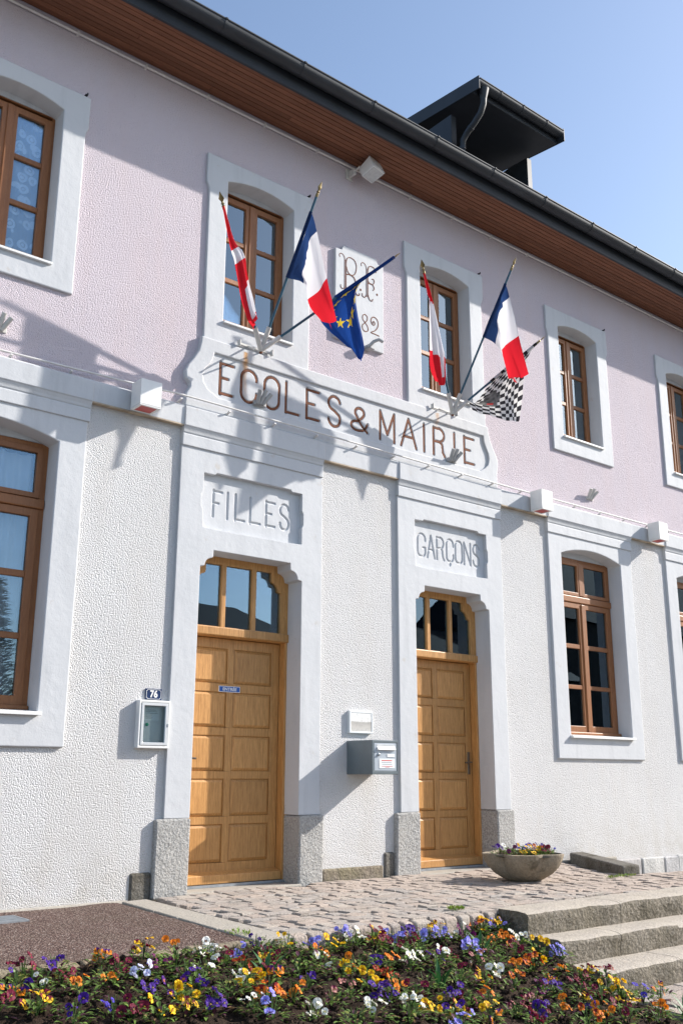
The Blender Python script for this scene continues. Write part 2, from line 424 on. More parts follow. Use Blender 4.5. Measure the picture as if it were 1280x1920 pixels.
def glyph(ch, x0, x1, z0, z1):
    """strokes of a plain capital in its box"""
    w, h = x1 - x0, z1 - z0; X = lambda t_: x0 + w * t_; Z = lambda t_: z0 + h * t_
    if ch == 'E': return [[(X(.05), z0), (X(.05), z1)], [(X(.05), Z(.96)), (x1, Z(.96))], [(X(.05), Z(.52)), (X(.62), Z(.52))], [(X(.05), Z(.04)), (x1, Z(.04))]]
    if ch == 'F': return [[(X(.05), z0), (X(.05), z1)], [(X(.05), Z(.96)), (x1, Z(.96))], [(X(.05), Z(.52)), (X(.62), Z(.52))]]
    if ch == 'L': return [[(X(.05), z0), (X(.05), z1)], [(X(.05), Z(.04)), (x1, Z(.04))]]
    if ch == 'I': return [[(X(.5), z0), (X(.5), z1)]]
    rx = w / 2 * .92
    if ch in 'CGÇ':
        top = arc(X(.5), z1 - rx, rx, rx, 5, 180, 12); bot = arc(X(.5), z0 + rx, rx, rx, 180, 355, 12)
        s_ = [[(top[0][0], Z(.70))] + top + bot + ([(bot[-1][0], Z(.32))] if ch != 'G' else [(bot[-1][0], Z(.40)), (X(.66), Z(.40))])]
        if ch == 'Ç': s_ += [[(X(.5), z0 - h * .02), (X(.56), z0 - h * .10), (X(.46), z0 - h * .17)]]
        return s_
    if ch == 'O':
        p = arc(X(.5), z1 - rx, rx, rx, 0, 180, 14) + arc(X(.5), z0 + rx, rx, rx, 180, 360, 14); return [p + [p[0]]]
    if ch == 'S':
        r1 = h * .235
        return [arc(X(.5), z1 - r1, rx, r1, 10, 180, 9) + arc(X(.5), z1 - r1, rx, r1, 180, 235, 4)[1:] + [(X(.5), Z(.52))] + arc(X(.5), z0 + r1 * 1.05, rx, r1 * 1.05, 40, -180, 14)]
    if ch == 'M': return [[(X(.04), z0), (X(.04), z1)], [(X(.04), z1), (X(.5), Z(.22))], [(X(.5), Z(.22)), (X(.96), z1)], [(X(.96), z1), (X(.96), z0)]]
    if ch == 'N': return [[(X(.04), z0), (X(.04), z1)], [(X(.04), z1), (X(.96), z0)], [(X(.96), z0), (X(.96), z1)]]
    if ch == 'A': return [[(x0, z0), (X(.5), z1)], [(X(.5), z1), (x1, z0)], [(X(.2), Z(.36)), (X(.8), Z(.36))]]
    if ch == 'R':
        r = h * .245
        bowl = [(X(.05), Z(.98))] + [(X(.4), Z(.98))] + arc(X(.45), z1 - r, w * .5, r, 80, -90, 12) + [(X(.05), Z(.5))]
        return [[(X(.05), z0), (X(.05), z1)], bowl, [(X(.5), Z(.5))] + arc(X(.5), Z(.38), w * .28, h * .12, 80, 0, 5) + [(X(.82), Z(.15)), (x1, z0)]]
    if ch == '&':
        return [[(X(1.0), Z(.38)), (X(.9), Z(.2)), (X(.72), Z(.06))] + arc(X(.40), Z(.22), w * .38, h * .2, -70, -270, 14) + [(X(.62), Z(.56))] + arc(X(.52), Z(.79), w * .27, h * .20, -40, 220, 16) + [(X(.40), Z(.55)), (X(.68), Z(.24)), (X(1.02), z0)]]
    return []

def segdist(px, pz, strokes):
    d = np.full(px.shape, 9.0)
    for s_ in strokes:
        for (ax, az), (bx, bz) in zip(s_[:-1], s_[1:]):
            vx, vz = bx - ax, bz - az; L2 = vx * vx + vz * vz + 1e-12
            t_ = np.clip(((px - ax) * vx + (pz - az) * vz) / L2, 0, 1)
            d = np.minimum(d, np.hypot(px - ax - t_ * vx, pz - az - t_ * vz))
    return d

def engraved(name, x0, x1, z0, z1, y, strokes, half, depth, mat, parent, step=.006, soft=.007):
    """plaster face with letters cut into it as real relief"""
    nx = int((x1 - x0) / step); nz = int((z1 - z0) / step)
    xs = np.linspace(x0, x1, nx); zs = np.linspace(z0, z1, nz); PX, PZ = np.meshgrid(xs, zs)
    d = segdist(PX, PZ, strokes)
    t_ = np.clip((half + soft / 2 - d) / soft, 0, 1); t_ = t_ * t_ * (3 - 2 * t_)
    Y = y + depth * t_
    V = np.stack([PX, Y, PZ], -1).reshape(-1, 3)
    i = np.arange(nx * nz).reshape(nz, nx)
    F_ = np.stack([i[:-1, :-1], i[:-1, 1:], i[1:, 1:], i[1:, :-1]], -1).reshape(-1, 4)
    me = bpy.data.meshes.new(name); me.from_pydata(V.tolist(), [], F_.tolist()); me.materials.append(mat)
    return link(name, me, parent)

def text_mesh(s_, size, extrude, offset=0.):
    cu = bpy.data.curves.new('lettering', 'FONT'); cu.body = s_; cu.size = size; cu.extrude = extrude; cu.offset = offset
    cu.align_x = 'CENTER'; cu.align_y = 'CENTER'; cu.resolution_u = 3
    o = bpy.data.objects.new('lettering', cu); COL.objects.link(o)
    me = bpy.data.meshes.new_from_object(o.evaluated_get(bpy.context.evaluated_depsgraph_get()))
    bpy.data.objects.remove(o); bpy.data.curves.remove(cu); return me

# ================================================================== GROUND AND SETTING
g = MB(); g.add([(-900, -900, -.60), (900, -900, -.60), (900, 900, -.60), (-900, 900, -.60)], [(0, 1, 2, 3)])
new('ground', g, MT['ground'], kind='structure')
skyless = None

# ================================================================== TOWN HALL
hall = thing('town_hall', (6.3, 0, 0), 'white and pink rendered town hall with two oak doors under a long brown eave', 'town hall')
X0, X1 = -2.5, 17.5
UPC = [2.43, 5.0, 7.65, 10.17, 12.67, 15.2]          # first-floor windows (first one and the last two partly or wholly outside)
GRC = [2.44, 10.17, 12.68, 15.2]
DOORS = [5.01, 7.65]

def front_wall(name, z0, z1, holes, mat):
    xs = sorted({X0, X1, *[h[0] for h in holes], *[h[1] for h in holes]}); zs = sorted({z0, z1, *[h[2] for h in holes], *[h[3] for h in holes]})
    inside = lambda x, z: any(h[0] < x < h[1] and h[2] < z < h[3] for h in holes)
    mb = MB()
    for i in range(len(xs) - 1):
        for j in range(len(zs) - 1):
            if inside((xs[i] + xs[i + 1]) / 2, (zs[j] + zs[j + 1]) / 2): continue
            a, b, c, d = xs[i], xs[i + 1], zs[j], zs[j + 1]
            mb.add([(a, 0, c), (b, 0, c), (b, 0, d), (a, 0, d)], [(0, 1, 2, 3)])
            mb.add([(a, .42, c), (b, .42, c), (b, .42, d), (a, .42, d)], [(3, 2, 1, 0)])
    for a, b, c, d in holes:
        mb.add([(a, 0, c), (b, 0, c), (b, 0, d), (a, 0, d), (a, .42, c), (b, .42, c), (b, .42, d), (a, .42, d)], [(0, 4, 5, 1), (1, 5, 6, 2), (2, 6, 7, 3), (3, 7, 4, 0)])
    return new(name, mb, mat, hall)

front_wall('lower_wall', -.75, 4.10, [(c - .66, c + .66, 1.3, 3.75) for c in GRC] + [(c - .70, c + .70, -.1, 3.75) for c in DOORS], MT['white_wall'])
front_wall('upper_wall', 4.10, 7.72, [(c - .46, c + .46, 5.1, 6.85) for c in UPC], MT['pink_wall'])
b = MB()
b.box(X0, X0 + .3, .42, 9, -.75, 7.72); b.box(X1 - .3, X1, .42, 9, -.75, 7.72); b.box(X0, X1, 9, 9.3, -.75, 7.72)
new('side_wall', b, MT['white_wall'], hall)
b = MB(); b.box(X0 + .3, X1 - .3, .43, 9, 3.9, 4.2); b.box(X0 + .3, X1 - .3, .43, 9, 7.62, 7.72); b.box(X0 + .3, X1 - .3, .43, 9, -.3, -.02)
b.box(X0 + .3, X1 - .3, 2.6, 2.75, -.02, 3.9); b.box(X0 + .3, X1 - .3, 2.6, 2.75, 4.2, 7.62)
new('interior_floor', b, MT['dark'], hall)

# ---- string course with a capital over every bay
b = MB()
prof = [(0.0, 4.003), (-.056, 4.003), (-.060, 4.18), (-.046, 4.195), (0., 4.205)]
k = len(prof); vs = [(x, y, z) for x in (X0, X1) for y, z in prof]
b.add(vs, [(i, k + i, k + i + 1, i + 1) for i in range(k - 1)])
band = new('string_course', b, MT['trim'], hall)
for c, hw in [(c, .86) for c in GRC] + [(c, .81) for c in DOORS]:
    b = MB()
    P_ = [(-.0, 3.815), (-.043, 3.815), (-.043, 3.925), (-.036, 3.930), (-.045, 3.94), (-.050, 3.962), (-.060, 3.985), (-.064, 3.995), (-.071, 3.996), (-.073, 4.178), (-.055, 4.192), (0, 4.2)]
    k = len(P_); vs = [(x, y, z) for x in (c - hw, c + hw) for y, z in P_]
    b.add(vs, [(i, k + i, k + i + 1, i + 1) for i in range(k - 1)] + [tuple(range(k)), tuple(range(2 * k - 1, k - 1, -1))])
    new('capital', b, MT['trim'], hall, bevel=.004)

# weathered drip edge under the string course, between the capitals
de = simple('weathered_drip', (.44, .36, .27), .85, 0, .2, .35, 5)
for a_, b_ in ((X0, GRC[0] - .86), (GRC[0] + .86, DOORS[0] - .81), (DOORS[0] + .81, DOORS[1] - .81), (DOORS[1] + .81, GRC[1] - .86), (GRC[1] + .86, GRC[2] - .86), (GRC[2] + .86, GRC[3] - .86)):
    mb = MB(); mb.box(a_ + .003, b_ - .003, -.0585, -.002, 3.992, 4.0025); new('drip_edge', mb, de, band)

# ---- windows
def bar(mb, x0, x1, z0, z1, y0, y1): mb.box(x0, x1, y0, y1, z0, z1)

PANE_DATA = {}
def pane(parent, x0, x1, z0, z1, y, m='sash_glass'):
    mb = MB(); mb.box(x0 - .006, x1 + .006, y, y + .006, z0 - .006, z1 + .006)
    return new('pane', mb, MT[m], parent)

def sash(win, x0, x1, z0, z1, y, stile, bars, bottom=.07, top=.06, gm='sash_glass'):
    """one casement: rails and stiles as a frame, each glazing bar and pane its own piece"""
    mb = MB()
    mb.plate([[(x0, z0), (x1, z0), (x1, z1), (x0, z1)], [(x0 + stile[0], z0 + bottom), (x1 - stile[1], z0 + bottom), (x1 - stile[1], z1 - top), (x0 + stile[0], z1 - top)]], y, [y + .055, y + .04])
    new('sash', mb, MT['wwood'], win, bevel=.005, seg=2)
    px0, px1 = x0 + stile[0], x1 - stile[1]; edges = [z0 + bottom] + [v for b_ in bars for v in b_] + [z1 - top]
    for a, b_ in bars:
        mb = MB(); mb.box(px0 - .002, px1 + .002, y + .008, y + .045, a, b_); new('glazing_bar', mb, MT['wwood'], win, bevel=.005)
    for i in range(0, len(edges), 2): pane(win, px0, px1, edges[i], edges[i + 1], y + .026, gm)

def curtain_mesh(x0, x1, z0, z1, y, folds, amp, n=60):
    mb = MB()
    for i in range(n + 1):
        x = x0 + (x1 - x0) * i / n; yy = y + amp * math.sin(i / n * folds * 2 * PI) + amp * .5 * math.sin(i / n * folds * 3.3 + 1)
        mb.v += [(x, yy, z0), (x, yy, z1)]
    mb.f = [(2 * i, 2 * i + 2, 2 * i + 3, 2 * i + 1) for i in range(n)]
    return mb

def surround(win, outer, inner, y, depth, bev=.009):
    mb = MB(); mb.plate([outer, inner], y, [.015, depth]); return new('surround', mb, MT['trim'], win, bevel=bev, seg=2)

def jag(L, a=.004):                                     # hand-trowelled edges: a few millimetres of wobble
    return [(x + random.uniform(-a, a), z + random.uniform(-a, a)) for x, z in L]

def upper_window(c, zbot=4.94, dressing=None):
    yf = .165
    mb = MB(); mb.plate([[(c - .425, 5.17), (c + .425, 5.17), (c + .425, 6.715), (c - .425, 6.715)], [(c - .385, 5.205), (c + .385, 5.205), (c + .385, 6.70), (c - .385, 6.70)]], yf, [yf + .075, yf + .07])
    win = new('window', mb, MT['wwood'], hall, bevel=.004)
    yo = yf - .012
    for x0, x1, st in ((c - .388, c - .012, (.062, .062)), (c + .0, c + .388, (.070, .07))):
        sash(win, x0, x1, 5.20, 6.665, yo, st, [(5.705, 5.755), (6.155, 6.205)], .085, .06, 'sash_glass' if dressing == 'lace' else 'upper_glass')
    mb = MB(); mb.box(c - .032, c + .028, yo - .012, yo + .02, 5.21, 6.66); new('meeting_stile', mb, MT['wwood'], win, bevel=.006, seg=2)
    mb = MB(); mb.box(c - .44, c + .44, yf - .002, .30, 6.716, 6.86); new('lintel', mb, MT['trim'], win)
    hw = .628
    out = [(c - hw, zbot), (c + hw, zbot), (c + hw, 6.53), (c + hw + .012, 6.57), (c + hw + .03, 6.61), (c + hw + .032, 6.94), (c - hw - .032, 6.94), (c - hw - .03, 6.61), (c - hw - .012, 6.57), (c - hw, 6.53)]
    surround(win, jag(out), arch_loop(c - .41, c + .41, 5.15, 6.70, .075), -.027, .21)
    mb = MB(); mb.hexa([(c - .415, -.055, 5.14), (c + .415, -.055, 5.14), (c + .415, .17, 5.152), (c - .415, .17, 5.152), (c - .415, -.055, 5.162), (c + .415, -.055, 5.162), (c + .415, .17, 5.185), (c - .415, .17, 5.185)])
    new('sill', mb, MT['white'], win, bevel=.002)
    mb = MB(); mb.box(c + hw - .035, c + hw - .012, -.04, .0, 6.943, 6.953); mb.box(c + hw - .022, c + hw - .012, -.046, -.036, 6.945, 6.966)
    new('shutter_pin', mb, MT['black'], win)
    if dressing == 'lace':
        new('curtain', curtain_mesh(c - .36, c + .36, 5.24, 6.63, .232, 7, .008), MT['lace'], win)
    elif dressing == 'blind':
        mb = MB()
        for i in range(24):
            z_ = 5.25 + i * .02; mb.hexa([(c - .36, .255, z_ + .012), (c + .36, .255, z_ + .012), (c + .36, .27, z_), (c - .36, .27, z_), (c - .36, .255, z_ + .014), (c + .36, .255, z_ + .014), (c + .36, .27, z_ + .002), (c - .36, .27, z_ + .002)])
        new('blind', mb, MT['blind'], win, kind='stuff')
    elif dressing == 'net':
        new('curtain', curtain_mesh(c - .36, c + .36, 5.24, 6.63, .26, 5, .012), MT['sheer'], win)
    elif dressing == 'box':
        new('curtain', curtain_mesh(c - .36, c + .36, 5.34, 6.63, .28, 5, .012), MT['sheer'], win)
        mb = MB(); mb.box(c + .20, c + .37, .25, .33, 5.2, 5.33); new('inside_box', mb, MT['white'], win)
    return win

upper_window(UPC[0], dressing='lace')
for c, dr in ((UPC[1], 'box'), (UPC[2], 'net')): upper_window(c, 4.90, dr)
for c, dr in ((UPC[3], 'blind'), (UPC[4], 'blind'), (UPC[5], None)): upper_window(c, 4.94, dr)

def ground_window(c, dressing):
    yf = .175
    mb = MB(); O = [(c - .63, 1.385), (c + .63, 1.385), (c + .63, 3.605), (c - .63, 3.605)]
    mb.plate([O, [(c - .555, 1.43), (c + .555, 1.43), (c + .555, 3.03), (c - .555, 3.03)], [(c - .555, 3.125), (c + .555, 3.125), (c + .555, 3.56), (c - .555, 3.56)]], yf, [yf + .08, yf + .07, yf + .07])
    win = new('window', mb, MT['wwood'], hall, bevel=.004)
    yo = yf - .014
    for x0, x1, st in ((c - .56, c - .012, (.065, .065)), (c + .0, c + .56, (.07, .07))):
        sash(win, x0, x1, 1.425, 3.03, yo, st, [(1.955, 2.005), (2.455, 2.51)], .085, .065)
    for x0, x1 in ((c - .56, c - .02), (c + .02, c + .56)):
        sash(win, x0, x1, 3.125, 3.565, yo, (.05, .05), [], .045, .05)
    mb = MB(); mb.box(c - .034, c + .03, yo - .014, yo + .02, 1.44, 3.02); new('meeting_stile', mb, MT['wwood'], win, bevel=.006, seg=2)
    mb = MB(); mb.box(c - .045, c + .045, yo - .006, yo + .03, 3.13, 3.56); new('mullion', mb, MT['wwood'], win, bevel=.006)
    mb = MB(); mb.box(c - .60, c + .60, yo - .012, yo + .03, 3.035, 3.118); new('transom', mb, MT['wwood'], win, bevel=.01, seg=2)
    mb = MB(); mb.box(c - .60, c + .60, yf - .05, yf + .01, 1.40, 1.435); new('weather_board', mb, MT['wwood'], win, bevel=.008, seg=2)
    mb = MB(); mb.box(c - .64, c + .64, yf - .002, .32, 3.606, 3.76); new('lintel', mb, MT['trim'], win)
    out = [(c - .85, 1.115), (c + .85, 1.115), (c + .85, 3.83), (c - .85, 3.83)]
    surround(win, jag(out, .003), arch_loop(c - .605, c + .605, 1.36, 3.585, .10), -.029, .22)
    mb = MB(); mb.hexa([(c - .63, -.075, 1.352), (c + .63, -.075, 1.352), (c + .6, .17, 1.37), (c - .6, .17, 1.37), (c - .63, -.075, 1.378), (c + .63, -.075, 1.378), (c + .6, .17, 1.405), (c - .6, .17, 1.405)])
    new('sill', mb, MT['white'], win, bevel=.003)
    if dressing == 'sheer':
        new('curtain', curtain_mesh(c - .55, c + .52, 1.45, 3.52, .30, 9, .02, 90), MT['sheer'], win)
    else:
        mb = MB()
        for i in range(62):
            z_ = 1.47 + i * .025; mb.hexa([(c - .16, .295, z_ + .015), (c + .53, .295, z_ + .015), (c + .53, .312, z_), (c - .16, .312, z_), (c - .16, .295, z_ + .017), (c + .53, .295, z_ + .017), (c + .53, .312, z_ + .002), (c - .16, .312, z_ + .002)])
        new('blind', mb, MT['blind'], win, kind='stuff')

ground_window(GRC[0], 'sheer')
for c in GRC[1:]: ground_window(c, 'blind')

# ---- doorways: pilaster, engraved panel, granite jamb stones, oak door and fanlight
WORDS = {0: [('F', 4.578, 4.675), ('I', 4.72, 4.755), ('L', 4.82, 4.925), ('L', 4.985, 5.105), ('E', 5.17, 5.275), ('S', 5.335, 5.445)],
         1: [('G', 7.165, 7.29), ('A', 7.315, 7.425), ('R', 7.455, 7.57), ('Ç', 7.605, 7.72), ('O', 7.745, 7.86), ('N', 7.885, 7.995), ('S', 8.03, 8.14)]}
def doorway(i, c):
    hw, ho = .81, .568
    prof_r = [(c + ho, .565), (c + ho, 2.725), (c + ho - .045, 2.733)] + arc(c + ho - .125, 2.735, .078, .078, 5, 88, 7) + [(c + ho - .133, 2.825), (c + ho - .136, 2.885)]
    prof_l = [(2 * c - x, z) for x, z in prof_r][::-1]
    outer = [(c - hw, .565)] + [(c - ho, .565)] + [p for p in prof_l[::-1][1:]] + prof_r[::-1] + [(c + hw, .565), (c + hw, 3.825), (c - hw, 3.825)]
    outer = outer[::1]
    # recess for the lettering panel
    a0, a1, b0, b1 = c - .565, c + .56, 3.085, 3.598
    n_ = .035
    hole = [(a0, b0 + .17), (a0 + .012, b0 + .0), (a0 + .15, b0 - .008), (a1 - .15, b0 - .005), (a1, b0), (a1, b0 + .17), (a1 + .018, b0 + .2), (a1 + .018, b1 - .2), (a1, b1 - .17), (a1, b1), (a1 - .12, b1), (a1 - .14, b1 + .02), (a0 + .14, b1 + .02), (a0 + .12, b1), (a0, b1), (a0, b1 - .17), (a0 - .018, b1 - .2), (a0 - .018, b0 + .2)]
    mb = MB(); mb.plate([outer, hole], -.029, [.34, .03])
    way = new('doorway', mb, MT['trim'], hall)
    st = [s_ for ch, x0, x1 in WORDS[i] for s_ in glyph(ch, x0, x1, 3.213, 3.466)]
    engraved('lettering_panel', c - .64, c + .64, 3.03, 3.68, .020, st, .009, .012, MT['trim'], way, .0055, .012)
    # granite jamb stones
    for x0, x1 in ((c - .885, c - ho + .002), (c + ho - .002, c + .848)):
        mb = MB(); j = lambda: random.uniform(-.008, .008)
        mb.hexa([(x0 + j(), -.052 + j(), -.06), (x1, -.048 + j(), -.06), (x1, .25, -.06), (x0, .25, -.06), (x0 + j(), -.048 + j(), .56), (x1, -.047 + j(), .564), (x1, .25, .564), (x0, .25, .56)])
        new('jamb_stone', mb, MT['granite'], way, bevel=.016, seg=2)
    # threshold
    mb = MB(); mb.box(c - .60, c + .60, -.055, .33, -.08, -.022); new('threshold', mb, MT['concrete'], way, bevel=.012)
    mb = MB(); mb.box(c - .56, c + .56, .165, .30, -.02, .0); new('door_strip', mb, MT['steel'], way)
    # fixed frame with fanlight
    yf = .19
    fo = [(c - .60, -.01), (c - .545, -.01), (c - .545, 2.145), (c + .545, 2.145), (c + .545, -.01), (c + .60, -.01), (c + .60, 2.93), (c - .60, 2.93)]
    r2 = lambda s_: [(c + s_ * x, z) for x, z in [(.485, 2.235), (.485, 2.625), (.455, 2.632)] + [(p[0] , p[1]) for p in arc(.375, 2.635, .075, .085, 0, 85, 6)] + [(.372, 2.735), (.37, 2.815)]]
    glz = [
        [(c - .195, 2.235), (c - .195, 2.815)] + r2(-1)[::-1],
        [(c - .145, 2.235), (c + .145, 2.235), (c + .145, 2.815), (c - .145, 2.815)],
        [(c + .195, 2.235)] + r2(1) + [(c + .195, 2.815)]]
    glz[0] = glz[0][::1]
    mb = MB(); mb.plate([fo] + glz, yf, [yf + .14] + [yf + .05] * 3)
    fr = new('door_frame', mb, MT['door'], way, bevel=.006, seg=2)
    mb = MB(); mb.box(c - .585, c + .585, yf - .022, yf + .01, 2.15, 2.228); new('transom', mb, MT['door'], way, bevel=.008, seg=2)
    for x0, x1 in ((c - .49, c - .19), (c - .15, c + .15), (c + .19, c + .49)):
        mb = MB(); mb.box(x0, x1, yf + .03, yf + .036, 2.225, 2.83); new('pane', mb, MT['sash_glass'], way)
    # leaf
    cx = c - .012
    cols = [(cx - .462, cx - .036), (cx + .036, cx + .462)]; rows = [(.17, .49), (.56, .88), (.95, 1.26), (1.335, 1.65), (1.73, 2.048)]
    holes = [[(a, z0), (b_, z0), (b_, z1), (a, z1)] for a, b_ in cols for z0, z1 in rows]
    mb = MB(); mb.plate([[(c - .54, .005), (c + .54, .005), (c + .54, 2.14), (c - .54, 2.14)]] + holes, .278, [.33] + [.292] * 10)
    leaf = new('door_leaf', mb, MT['door'], way, bevel=.004, seg=1)
    for a, b_ in cols:
        for z0, z1 in rows:
            mb = MB(); e = .028
            mb.add([(a - .002, 0.293, z0 - .002), (b_ + .002, 0.293, z0 - .002), (b_ + .002, 0.293, z1 + .002), (a - .002, 0.293, z1 + .002), (a + .008, .2865, z0 + .008), (b_ - .008, .2865, z0 + .008), (b_ - .008, .2865, z1 - .008), (a + .008, .2865, z1 - .008), (a + e, .273, z0 + e), (b_ - e, .273, z0 + e), (b_ - e, .273, z1 - e), (a + e, .273, z1 - e)],
                   [(8, 9, 10, 11), (0, 1, 5, 4), (1, 2, 6, 5), (2, 3, 7, 6), (3, 0, 4, 7), (4, 5, 9, 8), (5, 6, 10, 9), (6, 7, 11, 10), (7, 4, 8, 11)])
            new('door_panel', mb, MT['door'], way, bevel=.003)
    mb = MB(); mb.hexa([(c - .54, .185, .004), (c + .54, .185, .004), (c + .54, .29, .004), (c - .54, .29, .004), (c - .54, .19, .075), (c + .54, .19, .075), (c + .54, .29, .105), (c - .54, .29, .105)])
    new('weather_board', mb, MT['door'], way, bevel=.006, seg=2)
    hx = c - .488 if i == 0 else c + .485
    mb = MB(); mb.box(hx - .02, hx + .02, .269, .279, .93, 1.17); hp = new('handle', mb, MT['bronze'], way, bevel=.006)
    # lever handle
    s_ = 1 if i == 0 else -1
    mb = MB(); mb.tube([(hx, .278, 1.06), (hx, .228, 1.06), (hx + s_ * .01, .221, 1.06), (hx + s_ * .11, .221, 1.055)], .009, 8); new('lever', mb, MT['bronze'], way, smooth=50)
for i, c in enumerate(DOORS): doorway(i, c)

# ---- name panel ECOLES & MAIRIE
ol = [(4.345, 4.93), (4.34, 4.86), (4.32, 4.77), (4.27, 4.68), (4.215, 4.60), (4.19, 4.53), (4.195, 4.47), (4.245, 4.425), (4.245, 4.385), (4.205, 4.31), (4.195, 4.19)]
orr = [(8.29, 4.93), (8.295, 4.86), (8.32, 4.77), (8.37, 4.67), (8.42, 4.59), (8.445, 4.52), (8.44, 4.44), (8.42, 4.36), (8.42, 4.19)]
outer = ol + orr[::-1]
inn_l = [(4.495, 4.795), (4.49, 4.755), (4.455, 4.68), (4.40, 4.61), (4.378, 4.54), (4.39, 4.47), (4.44, 4.41), (4.56, 4.352)]
inn_r = [(8.20, 4.795), (8.205, 4.73), (8.235, 4.66), (8.275, 4.59), (8.285, 4.52), (8.265, 4.45), (8.21, 4.40), (8.13, 4.352)]
mb = MB(); mb.plate([outer, inn_l + inn_r[::-1]], -.052, [.01, -.02])
npanel = new('name_panel', mb, MT['panel'], hall, bevel=.011, seg=2)
NAME = [('E', 4.57, 4.725), ('C', 4.81, 5.0), ('O', 5.08, 5.272), ('L', 5.34, 5.515), ('E', 5.60, 5.77), ('S', 5.885, 6.05), ('&', 6.19, 6.42), ('M', 6.59, 6.81), ('A', 6.90, 7.13), ('I', 7.20, 7.30), ('R', 7.39, 7.575), ('I', 7.68, 7.78), ('E', 7.885, 8.05)]
st = []
for ch, x0, x1 in NAME:
    z0, z1 = (4.425, 4.685) if ch == '&' else (4.40, 4.73)
    gs = glyph(ch, x0, x1, z0, z1); st += gs
    mb = MB()
    for kk, s_ in enumerate(gs): ribbon(mb, s_, .023, -.0275 - .0004 * kk, -.015)
    new('letter', mb, MT['rust'], npanel)
engraved('name_field', 4.33, 8.33, 4.33, 4.82, -.031, st, .014, .014, MT['panel'], npanel, .0065, .006)

# ---- plaque R.F. 82
pl = [(5.965, 5.41), (6.655, 5.41), (6.66, 6.47), (6.575, 6.475), (6.55, 6.53), (6.075, 6.53), (6.05, 6.475), (5.97, 6.47)]
mb = MB(); mb.plate([jag(pl, .003)], -.035, [.01]); plq = new('plaque', mb, MT['trim'], hall, bevel=.006, seg=2)
def loopy(*pts):                                        # smooth curve through points
    P = [Vector((p[0], p[1])) for p in pts]; P = [P[0] * 2 - P[1]] + P + [P[-1] * 2 - P[-2]]; o = []
    for i in range(1, len(P) - 2):
        for t_ in np.linspace(0, 1, 7)[:-1]:
            a, b_, c_, d = P[i - 1], P[i], P[i + 1], P[i + 2]
            o.append(tuple(.5 * ((2 * b_) + (c_ - a) * t_ + (2 * a - 5 * b_ + 4 * c_ - d) * t_ ** 2 + (3 * b_ - a - 3 * c_ + d) * t_ ** 3)))
    return o + [tuple(pts[-1])]
RF = [('R', [(loopy((6.032, 6.375), (6.02, 6.395), (6.035, 6.42), (6.065, 6.42), (6.09, 6.395), (6.10, 6.35)), .009), ([(6.096, 6.37), (6.096, 6.01)], .011), ([(6.116, 6.37), (6.116, 6.01)], .011),
      (loopy((6.116, 6.33), (6.13, 6.39), (6.175, 6.415), (6.235, 6.40), (6.262, 6.34), (6.25, 6.26), (6.215, 6.215), (6.17, 6.21), (6.135, 6.24), (6.12, 6.29)), .011),
      (loopy((6.12, 6.195), (6.17, 6.205), (6.225, 6.19), (6.25, 6.14), (6.245, 6.07), (6.25, 6.02), (6.275, 5.995), (6.30, 6.0), (6.305, 6.025)), .014),
      (loopy((6.10, 6.04), (6.075, 6.005), (6.045, 6.015), (6.04, 6.045)), .008), (loopy((6.115, 6.04), (6.14, 6.005), (6.165, 6.015), (6.168, 6.045)), .008)]),
      ('R', None), ('F', [(loopy((6.335, 6.37), (6.332, 6.40), (6.355, 6.42), (6.385, 6.41), (6.405, 6.375), (6.41, 6.33)), .009), ([(6.408, 6.37), (6.408, 6.02)], .010), ([(6.428, 6.37), (6.428, 6.02)], .010),
      (loopy((6.428, 6.35), (6.445, 6.40), (6.49, 6.415), (6.53, 6.40), (6.55, 6.36)), .012), (loopy((6.43, 6.22), (6.46, 6.195), (6.50, 6.20), (6.52, 6.235), (6.51, 6.265), (6.485, 6.26)), .010),
      (loopy((6.43, 6.185), (6.465, 6.20), (6.505, 6.185), (6.52, 6.15), (6.50, 6.125)), .010), (loopy((6.41, 6.05), (6.385, 6.005), (6.35, 6.01), (6.345, 6.04)), .009), (loopy((6.428, 6.05), (6.45, 6.0), (6.485, 5.99), (6.50, 6.02)), .009)]),
      ('8', [(loopy((6.385, 5.80), (6.355, 5.78), (6.352, 5.735), (6.385, 5.70), (6.42, 5.665), (6.428, 5.62), (6.39, 5.595), (6.352, 5.615), (6.348, 5.66), (6.385, 5.70), (6.415, 5.74), (6.415, 5.78), (6.385, 5.80)), .012)]),
      ('2', [(loopy((6.505, 5.725), (6.495, 5.74), (6.51, 5.752), (6.528, 5.735), (6.515, 5.71), (6.485, 5.715), (6.47, 5.755), (6.495, 5.80), (6.545, 5.80), (6.575, 5.755), (6.565, 5.695), (6.525, 5.645), (6.47, 5.61), (6.53, 5.605), (6.59, 5.60)), .013)]),
      ('dot', [([(6.312, 6.075), (6.332, 6.075)], .024)]), ('dot', [([(6.552, 6.095), (6.572, 6.095)], .024)])]
for nm, ss in RF:
    if ss is None: continue
    mb = MB()
    for kk, (s_, w) in enumerate(ss): ribbon(mb, s_, w * (.8 if nm != 'dot' else 1), -.0375 - .0003 * kk, -.034)
    new('full_stop' if nm == 'dot' else 'letter', mb, MT['rust'], plq)

